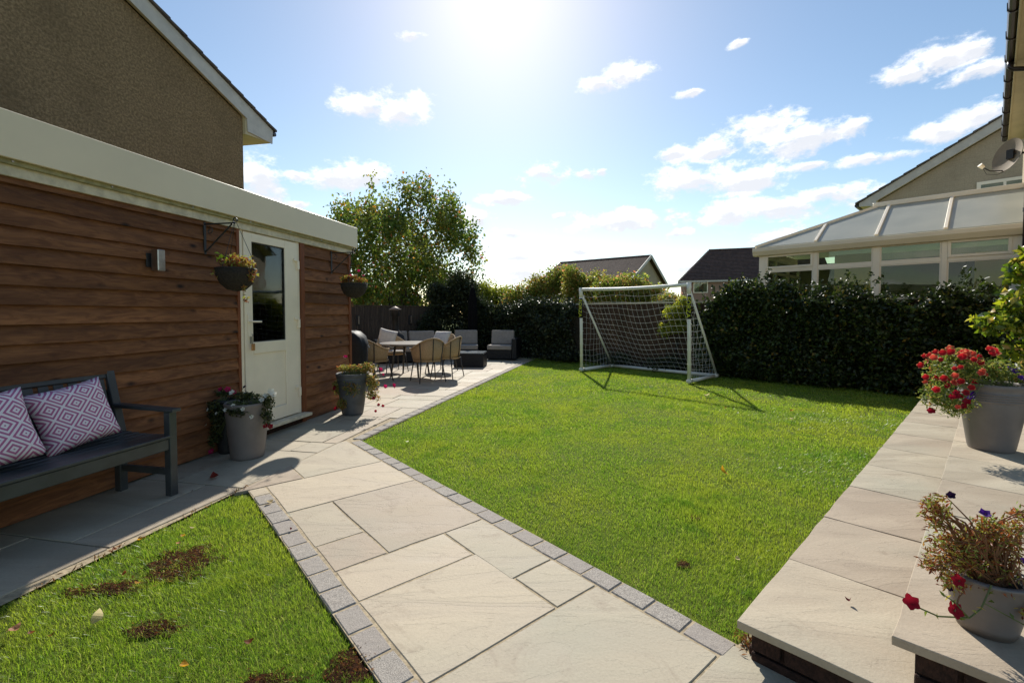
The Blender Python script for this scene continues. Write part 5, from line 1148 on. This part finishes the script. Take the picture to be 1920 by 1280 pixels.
# ------------------------------------------------------------------ outdoor furniture
def dining_chair(label, x, y, face, first=[None]):
    """woven rope tub chair; local -y is the open front"""
    if first[0] is None:
        h = thing('rope_dining_chair', label, 'chair', (0, 0, 0), group='rope chairs round the dining table')
        m = MB(); seg = 22; top = []; bot = []
        for i in range(seg + 1):
            a = math.pi * (-.08 + 1.16 * i / seg); c = math.cos(a); s = math.sin(a); k = max(0, s)
            zt = .61 + .19 * k ** 1.5; rx, ry = .285, .265
            for z, f in ((.40, .86), (.48, .93), (.56, .98), (zt, 1.04)):
                m.v.append((rx * f * c, ry * f * s, z if z <= .5 else min(z, zt)))
        for i in range(seg):
            for j in range(3): q = i * 4 + j; m.f.append((q, q + 4, q + 5, q + 1))
        sh_ = m.build('rope_back', M['rope'], h, smooth=True); md = sh_.modifiers.new('thick', 'SOLIDIFY'); md.thickness = .014
        rim = [(.285 * 1.04 * math.cos(math.pi * (-.08 + 1.16 * i / seg)), .265 * 1.04 * math.sin(math.pi * (-.08 + 1.16 * i / seg)),   .613 + .19 * max(0, math.sin(math.pi * (-.08 + 1.16 * i / seg))) ** 1.5) for i in range(seg + 1)]
        MB().tube(rim, .013, 8).build('top_rail', M['rope'], h, smooth=True)
        MB().lathe([(0, .375), (.235, .375), (.245, .39), (.245, .405), (0, .41)], seg=24).build('seat', M['rope'], h)
        MB().lathe([(0, .411), (.20, .411), (.225, .425), (.225, .45), (.19, .465), (0, .468)], seg=24).build('seat_cushion', M['cushion_pale'], h, smooth=True)
        for sx, sy in ((-1, -1), (1, -1), (-1, 1), (1, 1)):
            MB().tube([(sx * .19, sy * .17 + .02, .39), (sx * .235, sy * .225 + .02, 0)], [.013, .009], 8).build('leg', M['dark_metal'], h, smooth=True)
        for a in (math.pi * .5, math.pi * .25, math.pi * .75): MB().tube([(.262 * math.cos(a), .243 * math.sin(a), .39), (.305 * math.cos(a), .284 * math.sin(a), .61 + .19 * math.sin(a) ** 1.5)], .009, 6).build('upright', M['dark_metal'], h)
        first[0] = h
    else: h = copy_tree(first[0])
    h['label'] = label; h.scale = (1.1, 1.1, 1.03); h.location = (x, y, 0); h.rotation_euler = (0, 0, face + math.pi / 2); return h
TC = (-2.12, 9.55)
def at_table(label, ang, r):
    x, y = TC[0] + r * math.cos(ang), TC[1] + r * math.sin(ang); dining_chair(label, x, y, ang + math.pi)
def face_pt(label, x, y): dining_chair(label, x, y, math.atan2(TC[1] - y, TC[0] - x))
face_pt('rope tub chair beside the covered barbecue, its back to the white door', -2.62, 8.72)
face_pt('rope tub chair at the front of the dining table, nearest the lawn', -1.62, 8.76)
face_pt('rope tub chair behind the front one, closest to the coffee table', -1.33, 9.28)
face_pt('rope tub chair at the far side of the table by the sofa', -1.60, 10.3)
face_pt('rope tub chair at the left side of the table, half behind the barbecue', -3.0, 9.45)
face_pt('rope tub chair behind the table below the chimenea', -2.65, 10.2)
def table():
    h = thing('dining_table', 'round grey-topped dining table among the rope chairs', 'table', (*TC, 0))
    MB().lathe([(0, .655), (.54, .655), (.60, .665), (.62, .68), (.615, .687), (0, .689)], seg=48).build('tabletop', M['tabletop'], h, smooth=False)
    MB().lathe([(.40, .625), (.42, .625), (.42, .654), (.40, .654)], seg=32).build('apron', M['dark_metal'], h)
    for k in range(4):
        a = k * math.pi / 2 + .6; MB().tube([(.32 * math.cos(a),   .32 * math.sin(a), .65), (.42 * math.cos(a), .42 * math.sin(a), 0)], [.024, .018], 8).build('leg', M['dark_metal'], h, smooth=True)
table()
c = cushion('pale cushion propped in the far chair left of the chimenea', 0, 0, .74, Euler((R(-12), R(14), R(12))), .40, .15, M['cushion_pale'], base=(-2.80, 10.28), cat='cushion')
cushion('pale cushion tilted flat behind the table, right of centre', 0, 0, .73, Euler((R(-40), R(0), R(-20))), .40, .14, M['cushion_pale'], base=(-1.60, 10.35))
def rattan_seat(name, label, cat, x, y, rot, Wd, arms=(1, 1), seats=1, group=None):
    h = thing(name, label, cat, (x, y, 0), rot, group); R_ = M['rattan']; a = .14
    MB().box(-Wd / 2, Wd / 2, -.36, .36, .03, .29).build('base', R_, h, .012)
    MB().box(-Wd / 2, Wd / 2, .361, .46, .03, .60).build('back', R_, h, .015)
    if arms[0]: MB().box(-Wd / 2 - a, -Wd / 2 - .001, -.38, .46, .03, .60).build('arm', R_, h, .015)
    if arms[1]: MB().box(Wd / 2 + .001, Wd / 2 + a, -.38, .46, .03, .60).build('arm', R_, h, .015)
    w = Wd / seats
    for i in range(seats):
        cx = -Wd / 2 + w * (i + .5)
        MB().box(cx - w / 2 + .008, cx + w / 2 - .008, -.37, .34, .291, .41).build('seat_cushion', M['cushion_grey'], h, .03, smooth=False, seg=3)
        m = MB().box(cx - w / 2 + .02, cx + w / 2 - .02, -.075, .075, -.20, .21).build('back_cushion', M['cushion_grey'], h, .045, seg=3); m.location = (0, .25, .60); m.rotation_euler = (R(-13), 0, R(random.uniform(-2, 2)))
    return h
AG = 'black rattan armchairs on the patio corner'
rattan_seat('rattan_armchair', 'black rattan armchair with grey cushions beside the closed parasol', 'armchair', -1.32, 13.1, R(4), .70, (0, 0), 1, AG)
rattan_seat('rattan_armchair', 'black rattan armchair with one arm lit by the sun, next to the lawn', 'armchair', -.30, 13.0, R(-9), .70, (0, 1), 1, AG)
rattan_seat('rattan_sofa', 'black rattan sofa with grey cushions behind the dining table', 'sofa', -2.75, 12.3, R(22), 1.5, (1, 1), 2)
def coffee():
    h = thing('rattan_coffee_table', 'low black rattan coffee table with glass top', 'coffee table', (-1.02, 11.35, 0), R(-4))
    MB().box(-.36, .36, -.36, .36, .0, .33).build('base', M['rattan'], h, .01)
    MB().box(-.35, .35, -.35, .35, .332, .342).build('glass_top', plain('frosted_glass_top', srgb(150, 156, 158), .08, var=.1, spec=.8), h, .002)
coffee()
def bbq():
    h = thing('covered_barbecue', 'barbecue under a glossy black cover at the garage corner', 'barbecue', (-3.05, 7.95, 0), R(10))
    m = MB(); n = 40
    prof = [(0.0, .50, .30), (.25, .50, .31), (.55, .52, .32), (.74, .53, .33), (.86, .49, .30), (.945, .40, .22), (.965, .32, .14)]
    for z, a, b in prof:
        for k in range(n):
            t = 2 * math.pi * k / n; c, s = math.cos(t), math.sin(t); w = 1 + .03 * math.sin(9 * t + z * 4) * (1 - z * .5)
            m.v.append((a * abs(c) ** .45 * (1 if c >= 0 else -1) * w, b * abs(s) ** .45 * (1 if s >= 0 else -1) * w, z + .02 + .012 * math.sin(5 * t)))
    for i in range(len(prof) - 1):
        for k in range(n): m.f.append((i * n + k, i * n + (k + 1) % n, (i + 1) * n + (k + 1) % n, (i + 1) * n + k))
    m.f.append(tuple((len(prof) - 1) * n + k for k in range(n)))
    m.build('cover', M['cover'], h, smooth=True)
    for x in (-.35, .35): MB().lathe([(0, -.03), (.04, -.03), (.04, .03), (0, .03)], (x, 0, .03), 10).build('wheel', M['iron'], h)
    MB().tube([(.50, -.05, .72), (.54, -.05, .74), (.56, -.05, .70)], .012, 6).build('handle', M['steel'], h)
bbq()
def chimenea():
    h = thing('chimenea', 'black cast-iron chimenea with pale conical cap', 'chimenea', (-3.05, 12.0, 0))
    MB().lathe([(.0, .30), (.17, .31), (.24, .42), (.26, .55), (.22, .70), (.13, .80), (.095, .86)], seg=28).build('belly', M['cast'], h, smooth=True)
    MB().lathe([(.095, .86), (.085, .95), (.08, 1.22), (.105, 1.23), (.11, 1.34)], seg=24).build('chimney', M['cast'], h, smooth=True)
    MB().lathe([(.15, 1.385), (.155, 1.40), (.06, 1.45), (.015, 1.475), (.0, 1.48)], seg=24).build('cap', M['rust'], h, smooth=True)
    for k in range(3): a = k * 2.094; MB().tube([(.09 * math.cos(a), .09 * math.sin(a), 1.33), (.12 * math.cos(a), .12 * math.sin(a), 1.40)], .008, 5).build('cap_stay', M['cast'], h)
    MB().lathe([(.09, -.02), (.11, -.02), (.11, .02), (.09, .02)], seg=20).build('mouth_ring', M['cast'], h, loc=(0, -.245, .53), rot=(R(90), 0, 0))
    for k in range(3): a = k * 2.094 + .5; MB().tube([(.12 * math.cos(a), .12 * math.sin(a), .34), (.22 * math.cos(a), .22 * math.sin(a), 0)], .014, 6).build('leg', M['cast'], h)
chimenea()
def parasol():
    h = thing('closed_parasol', 'closed charcoal parasol standing behind the armchairs', 'parasol', (-1.18, 13.75, 0))
    MB().tube([(0, 0, .05), (0, 0, 2.12)], .024, 10).build('pole', M['dark_metal'], h)
    m = MB(); n = 32; prof = [(.75, .085), (.85, .12), (1.2, .125), (1.7, .105), (1.95, .07), (2.06, .03)]
    for z, r in prof:
        for k in range(n): a = 2 * math.pi * k / n; rr = r * (1 + .22 * math.cos(8 * a + z)); m.v.append((rr * math.cos(a), rr * math.sin(a), z))
    for i in range(len(prof) - 1):
        for k in range(n): m.f.append((i * n + k, i * n + (k + 1) % n, (i + 1) * n + (k + 1) % n, (i + 1) * n + k))
    m.build('canopy', M['parasol'], h, smooth=True)
    MB().lathe([(0, .0), (.26, .0), (.26, .05), (.05, .07), (.03, .16), (0, .16)], seg=28).build('base', M['dark_metal'], h)
    MB().lathe([(.125, 1.28), (.138, 1.28), (.138, 1.33), (.125, 1.33)], seg=20).build('strap', M['parasol'], h)
parasol()

# ------------------------------------------------------------------ grass
def in_poly(X, Y, poly):
    c = np.zeros(len(X), bool); n = len(poly)
    for i in range(n):
        x1, y1 = poly[i]; x2, y2 = poly[(i + 1) % n]
        hit = ((y1 > Y) != (y2 > Y)) & (X < (x2 - x1) * (Y - y1) / (y2 - y1 + 1e-12) + x1); c ^= hit
    return c
main_poly = [W_p(1.822, 4.62), W_p(1.822, .74), (1.0, 1.76), W_h(0.15, .02), W_h(8.2, .02), W_h(8.2, -9.9), W_g(7.5, t_line(7.5) + .125), W_g(-.60, t_line(-.6) + .125)]
left_poly = [W_p(.54, 3.77), W_p(.60, 3.74), W_p(.648, 3.66), W_p(.648, .2), W_p(-1.2, .2), W_g(-4.6, .955), W_g(-2.14, .955)]
BARE = [(-1.74,2.42,.15,.12),(-1.70,2.26,.12,.055),(-1.88,2.16,.11,.055),(-2.03,2.12,.09,.04),(-1.49,1.87,.10,.055),(-.60,1.66,.08,.09),(-.86,1.58,.10,.05),(.90,2.36,.035,.03),(1.18,2.9,.03,.02)]
def bare(X, Y):
    b = np.zeros(len(X))
    w = .45 * np.sin(X * 23 + 1.3) * np.sin(Y * 27 + .4) + .4 * np.sin(X * 51 + 3 * np.sin(Y * 30)) * np.sin(Y * 47 + 1) - .1
    for cx, cy, rx, ry in BARE: b = np.maximum(b, 1.35 - np.sqrt(((X - cx) / rx) ** 2 + ((Y - cy) / ry) ** 2) + w)
    return b
def grass(name, poly, label, dens, hmul=1.0):
    P = np.array(poly); x0, y0 = P.min(0); x1, y1 = P.max(0); A = (x1 - x0) * (y1 - y0)
    bands = [(0, 2.0, 34000, .0015), (2.0, 2.8, 28000, .0018), (2.8, 3.8, 20000, .0023), (3.8, 5.2, 13500, .0031), (5.2, 7.5, 7600, .0046), (7.5, 16, 3400, .0080)]
    allX = []; allY = []; allW = []
    for d0, d1, dn, w in bands:
        n = int(A * dn * dens); X = rng.uniform(x0, x1, n); Y = rng.uniform(y0, y1, n); D = np.hypot(X, Y); k = (D >= d0) & (D < d1) & (np.abs(X) < Y * 1.28 + .35)
        X, Y = X[k], Y[k]; k = in_poly(X, Y, poly); X, Y = X[k], Y[k]
        cl = .5 + .5 * np.sin(X * 5.1 + 2 * np.sin(Y * 3.3)) * np.sin(Y * 5.7 + 2 * np.sin(X * 2.9)); keep = rng.uniform(0, 1, len(X)) < .72 + .28 * cl
        b = bare(X, Y); keep &= rng.uniform(0, 1, len(X)) < np.clip(1.1 - b * 1.15, .07, 1); X, Y = X[keep], Y[keep]
        allX.append(X); allY.append(Y); allW.append(np.full(len(X), w))
    X = np.concatenate(allX); Y = np.concatenate(allY); w = np.concatenate(allW) * rng.uniform(.7, 1.35, len(X)); n = len(X); print('blades', n)
    tuft = np.sin(X * 9.3 + 3 * np.sin(Y * 4.1)) * np.sin(Y * 8.1 + 3 * np.sin(X * 3.7)); big = np.sin(X * 1.9 + 1.5 * np.sin(Y * 1.3)) * np.sin(Y * 2.3 + 1.1)
    h = (.020 + .005 * tuft * (.4 + .6 * (big > 0)) + .004 * big + rng.uniform(-.006, .008, n)) * hmul
    lush = np.clip(np.sin(X * 2.7 + 1.8 * np.sin(Y * 2.1 + .6)) * np.sin(Y * 3.4 + 1.6 * np.sin(X * 2.2)) * 1.6 - .35, 0, 1); h *= 1 + .38 * lush
    a = rng.uniform(0, 2 * np.pi, n) ; la = a + rng.normal(size=n) * .6 + 1.57; lean = h * np.abs(rng.normal(.55, .35, n)); flow = .35
    dx, dy = np.cos(la) * lean + h * .25 * np.sin(Y * 3 + X), np.sin(la) * lean - h * .2
    bx, by = np.cos(a) * w * .5, np.sin(a) * w * .5; z0 = np.full(n, -.024)
    V = np.stack([np.stack([X - bx, Y - by, z0], 1), np.stack([X + bx, Y + by, z0], 1),
                  np.stack([X + bx * .8 + dx * .35, Y + by * .8 + dy * .35, z0 + h * .62], 1), np.stack([X - bx * .8 + dx * .35, Y - by * .8 + dy * .35, z0 + h * .62], 1),
                  np.stack([X + dx, Y + dy, z0 + h], 1)], 1).reshape(-1, 3)
    i = np.arange(n)[:, None] * 5; F = np.concatenate([i + np.array([0, 1, 2]), i + np.array([0, 2, 3]), i + np.array([3, 2, 4])], 0)
    return tag(link(name, raw_mesh(name, V, F, LF['grass'])), label, 'grass', kind='stuff')
grass('grass', main_poly, 'short sunlit grass of the large lawn', 1.0)
grass('grass', left_poly, 'longer grass with bare patches on the small lawn by the bench', 1.0, 1.25)
def patches():
    m = MB()
    for cx, cy, rx, ry in BARE:
        n = 40; pts = []
        for k in range(n): a = 2 * math.pi * k / n; w = 1.1 + .75 * mnoise.noise(Vector((math.cos(a) * 2.6 + cx, math.sin(a) * 2.6 + cy, 3))); pts.append((cx + rx * w * math.cos(a), cy + ry * w * math.sin(a), -.0135 + .001 * mnoise.noise(Vector((cx * 9, cy * 9, k * .7)))))
        m.add(pts + [(cx, cy, -.011 - .0004 * len(m.v) % .002)], [(k, (k + 1) % n, n) for k in range(n)])
    m.build('bare_earth', M['earth'], kind='structure', label='bare brown earth patches showing through the small lawn')
    P = []
    for cx, cy, rx, ry in BARE:
        k = int(rx * ry * 30000); P.append(np.stack([rng.normal(cx, rx * .6, k), rng.normal(cy, ry * .6, k), rng.uniform(-.008, .004, k)], 1))
    P = np.concatenate(P); P = P[np.hypot(P[:, 0], P[:, 1]) > 1.5]; V, F = leaves(P, .018, up=1.6, aspect=.055); tag(link('dry_grass_clippings', raw_mesh('dry_grass_clippings', V, F, LF['straw'])), 'dry brown grass stalks lying on the bare patches', 'dead grass', kind='stuff')
patches()
def joints_moss():
    """small weeds and dry tufts in the joints beside the steps and along the garage foot"""
    P = []
    for (p, q, n) in ((W_p(1.86, .80), W_p(1.80, .66), 60), (W_h(.03, .015), W_h(.5, .01), 60), (W_g(-3.3, .955), W_g(-1.95, .955), 60)):
        f = rng.uniform(0, 1, n)[:, None]; P.append(np.concatenate([np.array(p) * (1 - f) + np.array(q) * f + rng.normal(size=(n, 2)) * .012, rng.uniform(-.01, .02, (n, 1))], 1))
    P = np.concatenate(P); V, F = leaves(P, .035, up=.2, aspect=.09, droop=-.6); tag(link('joint_weeds', raw_mesh('joint_weeds', V, F, LF['straw'])), 'dry tufts growing along the paving edges', 'weeds', kind='stuff')
joints_moss()

# ------------------------------------------------------------------ fallen leaves and petals
def leafmesh(mat, curl):
    m = MB(); n = 7
    for i in range(n):
        t = i / (n - 1); w = .34 * math.sin(math.pi * (t ** .85)) + (.02 if 0 < i < n - 1 else 0); z = curl * (4 * (t - .5) ** 2)
        m.v += [(-w, t - .5, z + curl * .9 * w), (0, t - .5, z), (w, t - .5, z + curl * .7 * w)]
    for i in range(n - 1):
        for k in (0, 1): a = i * 3 + k; m.f.append((a, a + 1, a + 4, a + 3))
    m.add([(-.02, -.5, curl), (.02, -.5, curl), (.03, -.72, curl * 1.1), (-.01, -.72, curl * 1.1)], [(0, 1, 2, 3)])
    return m.mesh('fallen_leaf', mat)
def drop(kind, x, y, z, size, label, cat='fallen leaf', tilt=.3, name='fallen_leaf', curl=.35, rz=None):
    o = tag(link(name, leafmesh(FALL[kind], curl), None, (x, y, z)), label, cat); o.scale = (size,) * 3
    o.rotation_euler = (random.uniform(-tilt, tilt), random.uniform(-tilt, tilt), random.uniform(0, 6.28) if rz is None else rz); return o
drop('pale', -1.755, 1.905, .018, .058, 'large pale pink-tipped curled leaf standing on the small lawn', tilt=.2, rz=.2).rotation_euler = (1.0, .2, .15)
drop('pink', -2.03, 1.83, .012, .045, 'pink faded leaf near the edge of the small lawn')
drop('yellow', -1.20, 1.635, .012, .042, 'yellow curled leaf nearest the camera on the small lawn')
drop('brown', -1.03, 1.757, .012, .036, 'orange-brown leaf on the small lawn beside the granite edging')
drop('brown', -1.94, 1.81, .010, .03, 'small orange leaf beside the pink faded leaf')
drop('brown', -1.85, 1.80, .008, .022, 'tiny brown leaf scrap between the pink and the pale leaf')
drop('pale', -1.91, 2.70, .018, .034, 'pale round leaf at the head of the bare patch')
drop('yellow', -1.90, 2.61, .014, .034, 'yellow leaf just above the bare patch')
drop('yellow', -2.12, 2.57, .012, .036, 'yellow leaf on the paving side of the small lawn')
drop('brown', -2.175, 2.47, .008, .036, 'orange leaf on the stone edge by the bench')
drop('yellow', -1.79, 2.15, .012, .030, 'orange-yellow leaf below the largest bare patch')
drop('brown', -1.92, 2.23, .010, .030, 'orange leaf at the left of the bare patches')
drop('pink', -1.87, 2.53, .012, .03, 'pinkish leaf caught on the bare earth')
drop('red', -2.345, 3.575, .012, .085, 'rust red leaf on the shaded paving beyond the bench leg')
drop('maroon', -2.33, 3.30, .008, .02, 'tiny dark leaf beside the bench leg')
drop('white', -1.405, 2.87, .014, .040, 'white crumpled petal on the path edging', 'petal', name='fallen_petal', curl=.6)
drop('pale', -1.66, 3.10, .008, .05, 'pale dry leaf where the edging meets the small lawn')
drop('maroon', -1.32, 2.70, .010, .020, 'small dark bud on the granite edging', 'bud', name='fallen_bud', curl=.6)
drop('maroon', 1.345, 1.795, .152, .022, 'maroon bud lying on the lower step', 'bud', name='fallen_bud', curl=.8)
drop('yellow', 1.69, 3.64, .032, .085, 'bright yellow leaf alone on the large lawn', rz=1.0).rotation_euler = (.7, .3, .5)
drop('pale', 1.18, 2.36, .014, .035, 'pale brown leaf on the large lawn near the steps')
drop('pale', 3.05, 7.15, .014, .10, 'pale leaf in the sun before the goal')
drop('yellow', 3.70, 6.02, .014, .06, 'yellow leaf on the lawn under the goal shadow tip')
drop('pale', 3.4, 5.55, .014, .05, 'straw-coloured leaf on the lawn right of the goal shadow')
drop('brown', 2.9, 6.2, .014, .05, 'brown leaf in the open middle of the large lawn')
drop('white', -1.05, 4.55, .014, .04, 'white petal on the large lawn close to the patio corner', 'petal', name='fallen_petal')
